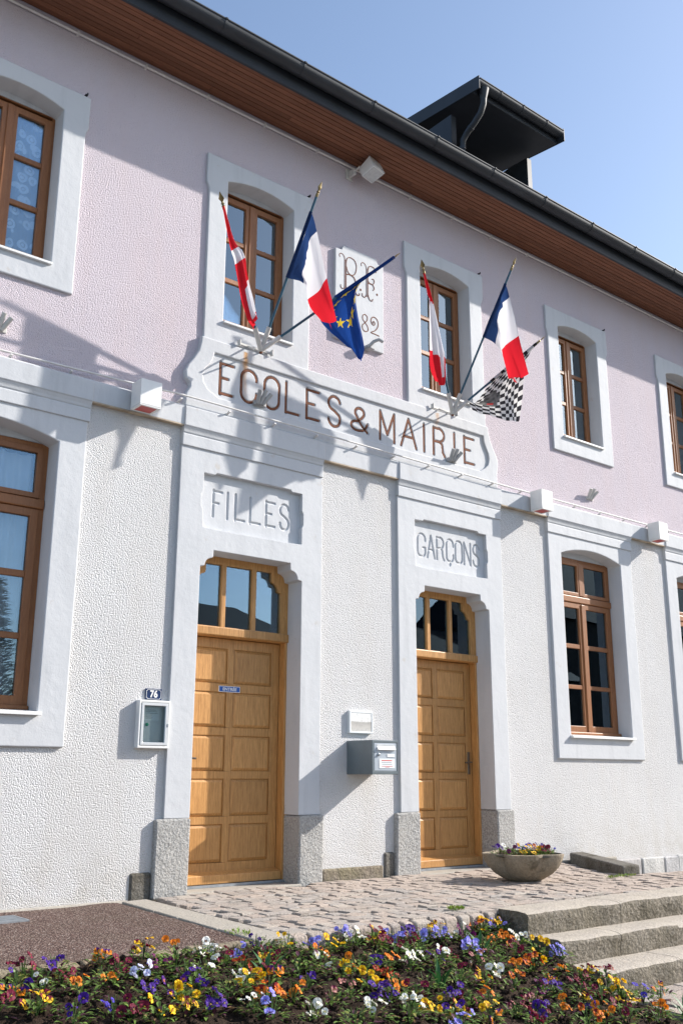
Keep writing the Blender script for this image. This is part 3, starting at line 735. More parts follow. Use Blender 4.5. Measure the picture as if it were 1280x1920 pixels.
# ---- eaves: boards, fascia, gutter, roof
ys = np.linspace(-.600, -.004, 11)
cuts = [[X0 - .3, 3.4 + .9 * ((i * 37) % 5), 7.9 + .8 * ((i * 23) % 6), X1 + .3] for i in range(10)]
soff = MB(); soff.box(X0 - .3, X1 + .3, -.60, .0, 7.645, 7.70)
eaves = new('eaves', soff, MT['zinc'], hall)
for i in range(10):
    for a, b_ in zip(cuts[i][:-1], cuts[i][1:]):
        mb = MB(); dz = random.uniform(-.002, .002)
        mb.box(a + .002, b_ - .002, ys[i] + .0025, ys[i + 1] - .0025, 7.62 + dz, 7.644); new('soffit_board', mb, MT['soffit'], eaves, bevel=.004)
mb = MB(); mb.box(X0 - .3, X1 + .3, -.632, -.603, 7.595, 7.84); new('fascia', mb, MT['zinc'], eaves, bevel=.004)
# half-round gutter in lengths with joint collars
def gutter_mesh(x0, x1, y, z, r, th=.004, n=12, bead=.011):
    mb = MB(); an = [PI + PI * i / n for i in range(n + 1)]
    out_ = [(y + r * math.cos(a), z + r * math.sin(a)) for a in an]; inn = [(y + (r - th) * math.cos(a), z + (r - th) * math.sin(a)) for a in an]
    loop = out_ + inn[::-1]; k = len(loop)
    vs = [(x, p[0], p[1]) for x in (x0, x1) for p in loop]
    mb.add(vs, [(i, (i + 1) % k, k + (i + 1) % k, k + i) for i in range(k)] + [tuple(range(k))[::-1], tuple(range(k, 2 * k))])
    mb.tube([(x0, y - r + .002, z + bead * .6), (x1, y - r + .002, z + bead * .6)], bead, 8)
    return mb
GY, GZ, GR = -.722, 7.80, .086
gut = new('gutter', gutter_mesh(X0 - .35, X1 + .35, GY, GZ, GR), MT['zinc'], hall, smooth=50)
x = X0
while x < X1:
    new('gutter_joint', gutter_mesh(x, x + .022, GY, GZ, GR + .004, .006, 12, .014), MT['zinc'], gut, smooth=50); x += .93
mb = MB(); sl_ = .52
mb.hexa([(X0 - .35, -.66, 7.85), (X1 + .35, -.66, 7.85), (X1 + .35, 4.5, 7.85 + 5.16 * sl_), (X0 - .35, 4.5, 7.85 + 5.16 * sl_), (X0 - .35, -.66, 7.875), (X1 + .35, -.66, 7.875), (X1 + .35, 4.5, 7.875 + 5.16 * sl_), (X0 - .35, 4.5, 7.875 + 5.16 * sl_)])
mb.hexa([(X0 - .35, 4.5, 7.85 + 5.16 * sl_), (X1 + .35, 4.5, 7.85 + 5.16 * sl_), (X1 + .35, 9.6, 7.85), (X0 - .35, 9.6, 7.85), (X0 - .35, 4.5, 7.875 + 5.16 * sl_), (X1 + .35, 4.5, 7.875 + 5.16 * sl_), (X1 + .35, 9.6, 7.875), (X0 - .35, 9.6, 7.875)])
for x in (X0, X1 - .02): mb.add([(x, -.5, 7.72), (x, 9.3, 7.72), (x, 4.5, 7.85 + 5.1 * sl_)], [(0, 1, 2)])
roof = new('roof', mb, MT['slate'], hall)

# ---- roof dormer (hoist hood) with its own gutter and downpipe
dx0, dx1 = 8.36, 10.02
mb = MB()
mb.box(dx0, dx0 + .10, .47, 2.2, 8.3, 9.60); mb.box(dx1 - .10, dx1, .47, 2.2, 8.3, 9.62)
mb.box(dx0 + .10, dx1 - .10, .95, 1.0, 8.3, 9.60)
dorm = new('dormer', mb, MT['zinc'], hall, bevel=.006)
mb = MB()                                               # openwork grille of the dormer front
for k in range(7):
    xx = dx0 + .18 + k * .21
    mb.box(xx, xx + .13, .925, .95, 8.86, 8.885); mb.box(xx + .105, xx + .13, .925, .95, 8.70, 8.86); mb.box(xx, xx + .025, .925, .95, 8.94, 9.06); mb.box(xx + .0, xx + .13, .925, .95, 9.06, 9.085)
new('grille', mb, MT['zinc'], dorm)
mb = MB(); ra = .10
P4 = lambda z: [(8.33, .03, z), (10.06, .03, z), (10.06, 2.6, z + 2.57 * ra), (8.33, 2.6, z + 2.57 * ra)]
mb.hexa(P4(9.66) + P4(9.80)); new('dormer_roof', mb, MT['zinc'], dorm, bevel=.006)
for xx in (8.312, 10.06):
    mb = MB(); mb.hexa([(xx, -.10, 9.645), (xx + .018, -.10, 9.645), (xx + .018, 2.6, 9.645 + 2.7 * ra), (xx, 2.6, 9.645 + 2.7 * ra), (xx, -.10, 9.845), (xx + .018, -.10, 9.845), (xx + .018, 2.6, 9.845 + 2.7 * ra), (xx, 2.6, 9.845 + 2.7 * ra)])
    new('verge_board', mb, MT['zinc'], dorm, bevel=.003)
dg = new('dormer_gutter', gutter_mesh(8.335, 10.055, -.03, 9.80, .075), MT['zinc'], dorm, smooth=50)
for xx in (8.75, 9.2, 9.7): new('gutter_joint', gutter_mesh(xx, xx + .018, -.03, 9.80, .079, .006), MT['zinc'], dorm, smooth=50)
mb = MB(); mb.lathe([(.075, 0), (.062, .07), (.042, .16)], (8.47, -.03, 9.745), (0, .05, -1))
mb.tube([(8.47, -.025, 9.60), (8.47, -.02, 9.52), (8.475, .04, 9.42), (8.48, .16, 9.34), (8.485, .30, 9.27), (8.49, .385, 9.20), (8.49, .40, 9.10), (8.49, .40, 8.45)], .042, 12)
new('downpipe', mb, MT['zinc'], dorm, smooth=50)
mb = MB(); mb.tube([(8.49, .40, 9.06), (8.49, .40, 9.10)], .048, 12); mb.tube([(8.482, .21, 9.31), (8.483, .245, 9.295)], .048, 12); new('pipe_collar', mb, MT['zinc'], dorm, smooth=50)

# ---- conduits on the front
mb = MB(); mb.tube([(X0, -.022, 7.555), (4.4, -.022, 7.56), (6.1, -.022, 7.565), (12, -.022, 7.565), (X1, -.022, 7.56)], .014, 8)
cd = new('conduit', mb, MT['pvc'], hall, smooth=50)
for x in np.arange(-2, 17, .7):
    mb = MB(); mb.box(x, x + .02, -.04, .0, 7.54, 7.58); new('clip', mb, MT['pvc'], cd)
mb = MB(); mb.tube([(X0, -.06, 4.225), (2.5, -.06, 4.235), (3.63, -.06, 4.26), (4.1, -.10, 4.262), (6.1, -.10, 4.25), (8.4, -.10, 4.225), (9.2, -.07, 4.235), (X1, -.06, 4.235)], .0095, 8)
cd2 = new('conduit', mb, MT['pvc'], hall, smooth=50)
for x in np.arange(-1.6, 17, .52):
    if 3.5 < x < 4.0: continue
    inp = 4.1 < x < 8.5
    mb = MB(); mb.hexa([(x, -.112 if inp else -.07, 4.215), (x + .02, -.112 if inp else -.07, 4.215), (x + .02, .0, 4.19), (x, .0, 4.19), (x, -.112 if inp else -.07, 4.228), (x + .02, -.112 if inp else -.07, 4.228), (x + .02, .0, 4.203), (x, .0, 4.203)]); new('clip', mb, MT['pvc'], cd2)

# ---- exposed masonry at the foot of the wall
for (x0, x1, z0, z1, m_) in ((3.93, 4.12, -.10, .155, 'dirtystone'), (5.87, 6.62, -.10, .085, 'curb'), (6.63, 6.76, -.10, .20, 'dirtystone')):
    mb = MB(); mb.box(x0, x1, -.016, .1, z0, z1); new('exposed_masonry', mb, MT[m_], hall, bevel=.02, seg=2)
# plinth ledge left
mb = MB(); mb.box(X0, 3.92, -.05, .05, -.2, -.045); new('plinth', mb, MT['concrete'], hall, bevel=.015)
# whitewashed plinth blocks at the right end
mb = MB(); mb.box(8.55, 10.30, -.028, .05, -.6, .0); new('plinth', mb, MT['concrete'], hall, bevel=.012)
xs_ = [10.31, 10.78, 11.24, 11.56, 12.1, 12.55, 13.1, 13.6, 14.2, 14.8, 15.3, 16.]
for a, b_ in zip(xs_[:-1], xs_[1:]):
    mb = MB(); mb.box(a + .008, b_ - .008, -.04 + random.uniform(-.01, .01), .05, -.26, -.045 + random.uniform(-.006, .006)); new('plinth_stone', mb, MT['base_stone'], hall, bevel=.014, seg=2)
xs_ = [10.31, 10.95, 11.4, 11.9, 12.4, 12.9, 13.5, 14.1, 14.9, 15.6, 16.]
for a, b_ in zip(xs_[:-1], xs_[1:]):
    mb = MB(); mb.box(a + .008, b_ - .008, -.045 + random.uniform(-.01, .01), .05, -.62, -.275); new('plinth_stone', mb, MT['base_stone'], hall, bevel=.014, seg=2)

# ================================================================== TERRACE, STEPS, PATHS
def sett_mesh(w, d, h, seed):
    rnd = random.Random(seed); j = lambda a: rnd.uniform(-a, a)
    b0 = [(-w / 2 + j(.008), -d / 2 + j(.008)), (w / 2 + j(.008), -d / 2 + j(.008)), (w / 2 + j(.008), d / 2 + j(.008)), (-w / 2 + j(.008), d / 2 + j(.008))]
    top = [(x * .90 + j(.006), y * .89 + j(.006)) for x, y in b0]; mid = [(x * .985, y * .985) for x, y in b0]
    mb = MB()
    vs = [(x, y, -h) for x, y in b0] + [(x, y, -.006 + j(.003)) for x, y in mid] + [(x, y, .000 + j(.0030)) for x, y in top] + [(j(.01), j(.01), .001 + j(.002))]
    fs = [(i, (i + 1) % 4, 4 + (i + 1) % 4, 4 + i) for i in range(4)] + [(4 + i, 4 + (i + 1) % 4, 8 + (i + 1) % 4, 8 + i) for i in range(4)] + [(8 + i, 8 + (i + 1) % 4, 12) for i in range(4)]
    return mb.add(vs, fs)

VIEW = Vector((0, -7.5, .91))
def bedz(x, y):
    sx = min(max((x - 3) / 2.8, 0), 1.15); t_ = max((-2.2 - y) / 1.2, 0)
    return -.078 - .10 * sx - t_ * (.13 + .17 * sx)

def terr_z(x, y): return -.018 - .022 * max(-y, 0) / 2.2 - .01 * max(0, (5 - x))
def paving(name, poly_test, xr, yr, zf, pw, pd, base, nmax, seed, infl=True):
    """cobbles laid in rows: those that show largest are parts, the rest one part"""
    rnd = random.Random(seed)
    variants = [mesh_of(sett_mesh(pw * .965, pd * .955, .07, seed * 50 + k), 'paving_stone', MT['sett']) for k in range(14)]
    spots = []
    y = yr[0]; row = 0
    while y < yr[1]:
        x = xr[0] + rnd.uniform(0, pw); 
        while x < xr[1]:
            w = rnd.uniform(.78, 1.22)
            xx = x + pw * w / 2; yy = y + .02 * math.sin(x * 1.7 + row) + rnd.uniform(-.008, .008)
            if poly_test(xx, yy): spots.append((xx, yy, w, rnd.uniform(-.06, .06), rnd.uniform(-.008, .006)))
            x += pw * w
        y += pd; row += 1
    def key(s_):
        d = Vector((s_[0], s_[1], zf(s_[0], s_[1]))) - VIEW; f = d.dot(Vector(CAMR[2])); u = d.dot(Vector(CAMR[0])) / f; v = d.dot(Vector(CAMR[1])) / f
        vis = abs(u) < .36 and v < .55 and f > 0
        return (0 if vis else 1, f)
    spots.sort(key=key)
    rest = MB()
    for i, (xx, yy, w, rz, dz) in enumerate(spots):
        me = rnd.choice(variants)
        if i < nmax:
            o = link('paving_stone', me, base)
            o.location = (xx, yy, zf(xx, yy) + dz); o.rotation_euler = (rnd.uniform(-.03, .03), rnd.uniform(-.03, .03), rz + rnd.choice((0, PI))); o.scale = (w, rnd.uniform(.92, 1.06), 1)
        else:
            Mx = Matrix.Translation((xx, yy, zf(xx, yy) + dz)) @ Matrix.Rotation(rz, 4, 'Z') @ Matrix.Diagonal((w, 1, 1, 1))
            rest.add([Mx @ v.co for v in me.vertices], [tuple(p.vertices) for p in me.polygons])
    if rest.v: new('paving_stones', rest, MT['sett'], base, kind='stuff')

def sheet(name, xr, yr, zf, step, mat, noise_amp=.0, parent=None, kind='structure', skirt=None, smooth=True):
    nx = max(2, int((xr[1] - xr[0]) / step)); ny = max(2, int((yr[1] - yr[0]) / step))
    mb = MB()
    for j in range(ny + 1):
        for i in range(nx + 1):
            x = xr[0] + (xr[1] - xr[0]) * i / nx; y = yr[0] + (yr[1] - yr[0]) * j / ny
            mb.v.append((x, y, zf(x, y) + (noise_amp * noise.noise((x * 5, y * 5, 3)) if noise_amp else 0)))
    mb.f = [(j * (nx + 1) + i, j * (nx + 1) + i + 1, (j + 1) * (nx + 1) + i + 1, (j + 1) * (nx + 1) + i) for j in range(ny) for i in range(nx)]
    return new(name, mb, mat, parent, smooth=80 if smooth else None, kind=kind)

# the raised terrace: a solid bed of grit under the setts
TE = [(3.98, .05), (3.86, -2.20), (5.80, -2.20), (13.5, -2.20), (13.5, -1.28), (8.72, -1.28), (9.4, .05)]
mb = MB(); vs = [(x, y, terr_z(x, y) - .030) for x, y in TE] + [(x, y, -.6) for x, y in TE]; n = len(TE)
mb.add(vs, [tuple(range(n))] + [(i, n + i, n + (i + 1) % n, (i + 1) % n) for i in range(n)])
terrace = new('terrace', mb, MT['sett_joint'], kind='structure', fixn=True)
def in_terr(x, y):
    if y > -.085 or y < -2.15: return False
    if x < 4.06 + .05 * y + .03: return False
    if any(abs(x - c) < .62 and y > -.13 for c in DOORS): return False
    if 8.60 - .0 < x and y > -1.3 and x > 8.58 + (y + 1.3) * .53: return False
    return x < 12.5
paving('terrace', in_terr, (3.9, 12.6), (-2.14, -.06), terr_z, .134, .126, terrace, 290, 3)
# edge stones towards the flower bed
xx = 3.9
while xx < 5.78:
    w = random.uniform(.10, .17); w = min(w, 5.80 - xx)
    if w < .06: break
    mb = MB(); j = lambda: random.uniform(-.012, .012)
    mb.hexa([(xx + .008, -2.245 + j(), -.25), (xx + w - .008, -2.245 + j(), -.25), (xx + w - .008, -2.16, -.25), (xx + .008, -2.16, -.25), (xx + .01, -2.235 + j(), -.056 + j() * .4), (xx + w - .01, -2.235 + j(), -.056 + j() * .4), (xx + w - .01, -2.16, -.042), (xx + .01, -2.16, -.042)])
    new('edge_stone', mb, MT['sett'], terrace, bevel=.014, seg=2); xx += w
# concrete border slabs between terrace and asphalt
yy = -.10
while yy > -2.2:
    d = random.uniform(.38, .62); y1 = max(yy - d, -2.22)
    xa = lambda y: 3.80 + .075 * (y + .4); xb = lambda y: 4.04 + .055 * y
    mb = MB(); mb.hexa([(xa(y1), y1 + .006, -.4), (xb(y1), y1 + .006, -.4), (xb(yy), yy - .006, -.4), (xa(yy), yy - .006, -.4), (xa(y1), y1 + .006, -.038 + .008 * y1), (xb(y1), y1 + .006, -.034 + .008 * y1), (xb(yy), yy - .006, -.034 + .008 * yy), (xa(yy), yy - .006, -.038 + .008 * yy)])
    new('border_slab', mb, MT['concrete'], terrace, bevel=.008, seg=2); yy = y1

# asphalt path on the left
def asp_z(x, y): return -.056 - .006 * max(-y, 0) + .012 * max(0., 1 - abs(x - 3.7) / .25) * .6
mb = MB(); nx, ny = 50, 24
for j in range(ny + 1):
    for i in range(nx + 1):
        y = -2.11 + (2.11 - .03) * j / ny; xe = 3.795 + .075 * (y + .4) - .008 + .010 * noise.noise((0, y * 6, 1)); x = -6 + (xe + 6) * (i / nx) ** .55
        mb.v.append((x, y, asp_z(x, y) + .004 * noise.noise((x * 4, y * 4, 0))))
mb.f = [(j * (nx + 1) + i, j * (nx + 1) + i + 1, (j + 1) * (nx + 1) + i + 1, (j + 1) * (nx + 1) + i) for j in range(ny) for i in range(nx)]
new('asphalt_path', mb, MT['asphalt'], smooth=80, kind='structure')

# rough stone edging between the path and the flower bed
edg = thing('bed_edging', (2.7, -2.14, -.3), 'low edging of rough brown stones between asphalt path and flower bed', 'edging')
xx = -1.5
while xx < 3.84:
    w = random.uniform(.10, .26); j = lambda: random.uniform(-.014, .014); w = min(w, 3.86 - xx)
    if w < .05: break
    yb = -2.105 + j(); yf_ = -2.20 + j()
    mb = MB(); mb.hexa([(xx + .006, yf_, -.36), (xx + w - .006, yf_, -.36), (xx + w - .006, yb, -.36), (xx + .006, yb, -.36), (xx + .008 + j() * .5, yf_ + .02, -.072 + j()), (xx + w - .008, yf_ + .02, -.072 + j()), (xx + w - .006, yb, -.060 + j() * .6), (xx + .006, yb, -.060 + j() * .6)])
    new('stone', mb, MT['curb'], edg, bevel=.013, seg=2); xx += w

# drain grate beside the wall on the left
gr = thing('drain_grate', (2.6, -.42, -.056), 'galvanised drain grate at the foot of the white wall on the left', 'grate')
mb = MB()
x0, x1, y0, y1 = 2.30, 2.90, -.56, -.27
mb.box(x0, x1, y0, y0 + .012, -.07, -.048); mb.box(x0, x1, y1 - .012, y1, -.07, -.048); mb.box(x0, x0 + .012, y0 + .012, y1 - .012, -.07, -.048); mb.box(x1 - .012, x1, y0 + .012, y1 - .012, -.07, -.048)
new('frame', mb, MT['steel'], gr)
for k in range(10):
    mb = MB(); yb = y0 + .03 + k * .0255; mb.box(x0 + .012, x1 - .012, yb, yb + .007, -.07, -.049); new('bar', mb, MT['steel'], gr)
for k in range(8):
    mb = MB(); xb_ = x0 + .06 + k * .068; mb.box(xb_, xb_ + .005, y0 + .012, y1 - .012, -.062, -.051); new('cross_bar', mb, MT['steel'], gr)

# stone steps: three flights of blocks, left ends stepping out
steps = thing('stone_steps', (7.5, -2.6, -.53), 'three weathered granite steps leading up to the cobbled terrace', 'steps')
for k, (xl, yb, yf_, zt) in enumerate([(5.82, -2.155, -2.475, -.036), (5.875, -2.455, -2.735, -.200), (5.90, -2.715, -3.05, -.364)]):
    cuts_ = [xl] + {0: [6.92, 8.35, 9.9, 11.5, 13.5], 1: [6.55, 7.75, 9.2, 10.8, 13.5], 2: [6.83, 8.1, 9.6, 11.2, 13.5]}[k]
    st_ = None
    for a, b_ in zip(cuts_[:-1], cuts_[1:]):
        nx = max(3, int((b_ - a) / .05)); mb = MB()
        # block with a worn, rounded nosing and rough front, as a swept profile
        pr = [(yb, zt), (yf_ + .10, zt + .001), (yf_ + .035, zt - .003), (yf_ + .010, zt - .014), (yf_, zt - .034), (yf_ + .003, zt - .09), (yf_ + .006, zt - .21), (yb, zt - .21)]
        k_ = len(pr)
        for i in range(nx + 1):
            x = a + .0035 + (b_ - a - .007) * i / nx
            for q_, (y, z) in enumerate(pr):
                e = 0 if q_ in (0, 7) else .016 * noise.noise((x * 4, y * 9 + k * 7, z * 9)) + .009 * noise.noise((x * 17, y * 20, z * 20 + k))
                mb.v.append((x + (.012 * noise.noise((k, q_, 2.)) if i == 0 else 0), y + e, z + (e * .5 if q_ in (1, 2, 3) else 0)))
        mb.f += [(i * k_ + q_, (i + 1) * k_ + q_, (i + 1) * k_ + (q_ + 1) % k_, i * k_ + (q_ + 1) % k_) for i in range(nx) for q_ in range(k_)]
        mb.f += [tuple(range(k_)), tuple(range(nx * k_ + k_ - 1, nx * k_ - 1, -1))]
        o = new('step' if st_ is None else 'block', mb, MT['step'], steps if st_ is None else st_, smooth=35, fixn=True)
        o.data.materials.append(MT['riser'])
        for p in o.data.polygons: p.material_index = 0 if p.normal.z > .6 else 1  # faces that don't look up take the stone with painted-in shade
        if st_ is None: st_ = o
# lower cobbled pavement in front of the steps
def low_z(x, y): return -.530
pav = MB(); pav.add([(5.84, -9, -.566), (40, -9, -.566), (40, -3.0, -.566), (5.84, -3.0, -.566)], [(0, 1, 2, 3)])
lower = new('lower_pavement', pav, MT['sett_joint'], kind='structure')
paving('lower', lambda x, y: x > 5.98, (5.9, 9.0), (-4.3, -3.06), low_z, .16, .15, lower, 120, 9)
# ground that falls away along the wall beyond the terrace
sheet('side_path', (8.72, 40), (-1.27, -.05), lambda x, y: -.05 - .115 * max(0, min(x, 14) - 9.0), .4, MT['concrete'])

# kerb block at the right end of the terrace
kb = MB()
kb.hexa([(8.66, -1.27, -.2), (8.90, -1.30, -.2), (9.62, -.06, -.2), (9.38, -.06, -.2), (8.655, -1.275, .058), (8.90, -1.305, .060), (9.62, -.05, .085), (9.38, -.05, .085)])
new('kerb_block', kb, MT['dirtystone'], bevel=.018, seg=2, label='dark mossy stone kerb running out from the wall behind the flower bowl', cat='kerb')

# ---- flower bed
def bed_h(x, y):
    z = bedz(x, y)
    z += .035 * noise.noise((x * 3.1, y * 3.1, 0)) + .022 * noise.noise((x * 9, y * 9, 4)) + .012 * noise.noise((x * 23, y * 23, 8))
    return z
mb = MB(); sx_, sy_ = .022, .022
nx, ny = int(6.6 / sx_), int(2.4 / sy_)
for j in range(ny + 1):
    y = -4.58 + 2.42 * j / ny
    for i in range(nx + 1):
        x = -.6 + (6.46 - .02) * i / nx
        lim = 5.80 if y > -2.45 else (5.86 if y > -2.72 else (5.885 if y > -3.04 else 5.96 + .05 * noise.noise((0, y * 4, 0))))
        xx = min(x, lim) if x > 5.7 else x
        z = bed_h(xx, y)
        if y < -3.0 and xx > 5.7: z = min(z, -.50 - .2 * max(0, xx - 5.9))
        mb.v.append((xx, y, max(z, -.63)))
mb.f = [(j * (nx + 1) + i, j * (nx + 1) + i + 1, (j + 1) * (nx + 1) + i + 1, (j + 1) * (nx + 1) + i) for j in range(ny) for i in range(nx)]
new('flower_bed_soil', mb, MT['soil'], smooth=80, kind='structure')
mb = MB(); rnd = random.Random(5)
ico = [(0, 0, 1), (.89, 0, .45), (.28, .85, .45), (-.72, .53, .45), (-.72, -.53, .45), (.28, -.85, .45), (.72, .53, -.45), (-.28, .85, -.45), (-.89, 0, -.45), (-.28, -.85, -.45), (.72, -.53, -.45), (0, 0, -1)]
icf = [(0, 1, 2), (0, 2, 3), (0, 3, 4), (0, 4, 5), (0, 5, 1), (1, 6, 2), (2, 7, 3), (3, 8, 4), (4, 9, 5), (5, 10, 1), (6, 7, 2), (7, 8, 3), (8, 9, 4), (9, 10, 5), (10, 6, 1), (6, 11, 7), (7, 11, 8), (8, 11, 9), (9, 11, 10), (10, 11, 6)]
for _ in range(5200):
    x = rnd.uniform(1.2, 5.78); y = rnd.uniform(-4.0, -2.22)
    r = .006 + .020 * rnd.random() ** 3; rx = [rnd.uniform(.6, 1.2) * r for _ in range(3)]
    mb.add([(x + v[0] * rx[0] * rnd.uniform(.75, 1.15), y + v[1] * rx[1] * rnd.uniform(.75, 1.15), bed_h(x, y) + r * .3 + v[2] * rx[2] * rnd.uniform(.75, 1.15)) for v in ico], icf)
new('soil_clods', mb, MT['soil'], kind='stuff')

# ================================================================== THINGS ON THE WALL
# box lights on the string course
def box_light(xc, label, z0=4.0):
    t_ = thing('wall_light', (xc, -.09, z0 + .12), label, 'wall light', 'box lights along the string course')
    y0, y1, zb, zt = -.27, -.093, z0 - .005, z0 + .238
    mb = MB()
    mb.add([(xc - .1, y0, zb), (xc + .1, y0, zb), (xc + .1, y1, zb), (xc - .1, y1, zb), (xc - .1, y0, zt), (xc + .1, y0, zt), (xc + .1, y1, zt), (xc - .1, y1, zt)],
           [(0, 1, 5, 4), (1, 2, 6, 5), (2, 3, 7, 6), (3, 0, 4, 7), (4, 5, 6, 7)])
    new('housing', mb, MT['white'], t_)
    mb = MB()
    mb.add([(xc - .1, y0, zb), (xc + .1, y0, zb), (xc + .1, y1, zb), (xc - .1, y1, zb), (xc - .075, y0 + .022, zb), (xc + .075, y0 + .022, zb), (xc + .075, y1 - .02, zb), (xc - .075, y1 - .02, zb)], [(0, 4, 5, 1), (1, 5, 6, 2), (2, 6, 7, 3), (3, 7, 4, 0)])
    new('bottom_rim', mb, MT['white'], t_)
    mb = MB(); mb.box(xc - .078, xc + .078, y0 + .018, y1 - .016, zb + .002, zb + .012); new('lens', mb, MT['redglass'], t_)
    mb = MB(); mb.box(xc - .1015, xc + .1015, y0 - .002, y1 - .02, zb + .012, zb + .015); new('seam', mb, MT['tube'], t_)
box_light(3.74, 'white box light with reddish underside left of the FILLES doorway')
box_light(9.05, 'white box light right of the MAIRIE lettering, beside the GARÇONS doorway')
box_light(11.47, 'smallest white box light, beyond the tall right window with blinds')
box_light(13.95, 'white box light farthest along the wall beyond the picture edge')
# flood light under the eave
fl = thing('flood_light', (6.3, 0, 7.45), 'white square floodlight on a bracket under the brown eave', 'floodlight')
mb = MB(); mb.box(6.16, 6.19, -.12, 0, 7.42, 7.50); mb.tube([(6.20, -.06, 7.46), (6.18, -.12, 7.47), (6.185, -.19, 7.485)], .013, 8); mb.box(6.13, 6.22, -.018, 0, 7.40, 7.53); new('bracket', mb, MT['tube'], fl, bevel=.004)
Mx = Matrix.Translation((6.32, -.21, 7.475)) @ Matrix.Rotation(math.radians(12), 4, 'Z') @ Matrix.Rotation(math.radians(-24), 4, 'X')
mb = MB(); w, h_, d = .10, .085, .105
p8 = [(-w, -d, -h_), (w, -d, -h_), (w * .9, d * .8, -h_ * .8), (-w * .9, d * .8, -h_ * .8), (-w, -d, h_), (w, -d, h_), (w * .9, d * .8, h_ * .8), (-w * .9, d * .8, h_ * .8)]
mb.hexa([Mx @ Vector(p) for p in p8]); new('housing', mb, MT['white'], fl, bevel=.01, seg=2)
mb = MB(); mb.hexa([Mx @ Vector(p) for p in [(-.09, -.09, -h_ - .004), (.09, -.09, -h_ - .004), (.085, .07, -h_ * .83 - .004), (-.085, .07, -h_ * .83 - .004), (-.09, -.09, -h_ + .01), (.09, -.09, -h_ + .01), (.085, .07, -h_ * .83 + .01), (-.085, .07, -h_ * .83 + .01)]]); new('lens', mb, MT['lampglass'], fl)
mb = MB(); mb.hexa([Mx @ Vector(p) for p in [(-.1, -d - .003, -.085), (.1, -d - .003, -.085), (.1, -d + .01, -.085), (-.1, -d + .01, -.085), (-.1, -d - .003, .085), (.1, -d - .003, .085), (.1, -d + .01, .085), (-.1, -d + .01, .085)]]); new('front_glass', mb, MT['lampglass'], fl, bevel=.004)

# mailbox
mbx = thing('mailbox', (6.33, 0, .92), 'grey metal mailbox with silver front on the wall between the two doors', 'mailbox')
mb = MB(); mb.plate([[(6.168, .925), (6.496, .925), (6.496, 1.238), (6.168, 1.238)], [(6.195, .955), (6.478, .955), (6.478, 1.215), (6.195, 1.215)]], -.372, [-.002, -.36])
mb.add([(6.168, -.002, .925), (6.496, -.002, .925), (6.496, -.002, 1.238), (6.168, -.002, 1.238)], [(3, 2, 1, 0)]); new('body', mb, MT['mailgrey'], mbx, bevel=.004)
mb = MB(); mb.box(6.197, 6.476, -.370, -.355, .957, 1.213); dr = new('door', mb, MT['mailfront'], mbx, bevel=.003)
mb = MB(); mb.hexa([(6.228, -.372, 1.145), (6.452, -.372, 1.145), (6.452, -.366, 1.145), (6.228, -.366, 1.145), (6.228, -.392, 1.150), (6.452, -.392, 1.150), (6.452, -.366, 1.192), (6.228, -.366, 1.192)])
mb.box(6.225, 6.455, -.374, -.368, 1.192, 1.197); new('flap', mb, MT['white'], dr, bevel=.002)
mb = MB(); mb.box(6.232, 6.268, -.3935, -.3925, 1.167, 1.172); new('flap_print', mb, MT['redink'], dr)
mb = MB(); mb.lathe([(.014, 0), (.014, .01), (.007, .014), (.007, .02)], (6.248, -.370, 1.105), (0, -1, 0), 14); new('lock', mb, MT['steel'], dr, smooth=40)
mb = MB(); mb.box(6.355, 6.45, -.374, -.369, 1.085, 1.112); new('name_slot', mb, MT['paper'], dr)
mb = MB(); mb.box(6.255, 6.452, -.373, -.3695, .982, 1.068); nt = new('notice', mb, MT['paper'], dr)
mb = MB(); mb.box(6.285, 6.415, -.3745, -.3725, 1.048, 1.056); mb.box(6.285, 6.425, -.3745, -.3725, .998, 1.002); mb.box(6.33, 6.38, -.3745, -.3725, .990, .993); new('notice_print', mb, MT['redink'], dr)
mb = MB(); mb.box(6.285, 6.41, -.3745, -.3725, 1.032, 1.036); mb.box(6.290, 6.415, -.3745, -.3725, 1.016, 1.020); new('notice_print', mb, MT['ink'], dr)

# framed old view above the mailbox
fr = thing('framed_print', (6.33, 0, 1.31), 'small pale framed street view hanging above the grey mailbox', 'framed picture')
mb = MB(); mb.plate([[(6.178, 1.312), (6.476, 1.312), (6.476, 1.526), (6.178, 1.526)], [(6.196, 1.328), (6.46, 1.328), (6.46, 1.505), (6.196, 1.505)]], -.032, [0., -.027]); new('frame', mb, MT['paper'], fr, bevel=.003)
mb = MB(); mb.box(6.194, 6.462, -.0285, -.020, 1.326, 1.507); new('picture', mb, MT['print'], fr)

# notice case
nc = thing('notice_case', (4.05, 0, 1.12), 'white notice case with glass front beside the FILLES door', 'notice case')
mb = MB(); mb.plate([[(3.905, 1.125), (4.197, 1.125), (4.197, 1.515), (3.905, 1.515)], [(3.925, 1.145), (4.178, 1.145), (4.178, 1.497), (3.925, 1.497)]], -.058, [0., -.012]); new('case', mb, MT['white'], nc, bevel=.005, seg=2)
mb = MB(); mb.box(3.925, 4.178, -.016, -.010, 1.145, 1.497); bk = new('back_panel', mb, MT['alu'], nc)
mb = MB(); mb.plate([[(3.928, 1.148), (4.175, 1.148), (4.175, 1.494), (3.928, 1.494)], [(3.952, 1.172), (4.151, 1.172), (4.151, 1.470), (3.952, 1.470)]], -.062, [-.044, -.050]); new('door_frame', mb, MT['alu'], nc, bevel=.003)
mb = MB(); mb.box(3.950, 4.153, -.053, -.049, 1.170, 1.472); new('pane', mb, MT['case_glass'], nc)
mb = MB(); mb.box(3.962, 4.115, -.0185, -.0165, 1.352, 1.455); pp = new('paper_sheet', mb, MT['paper'], nc)
mb = MB()
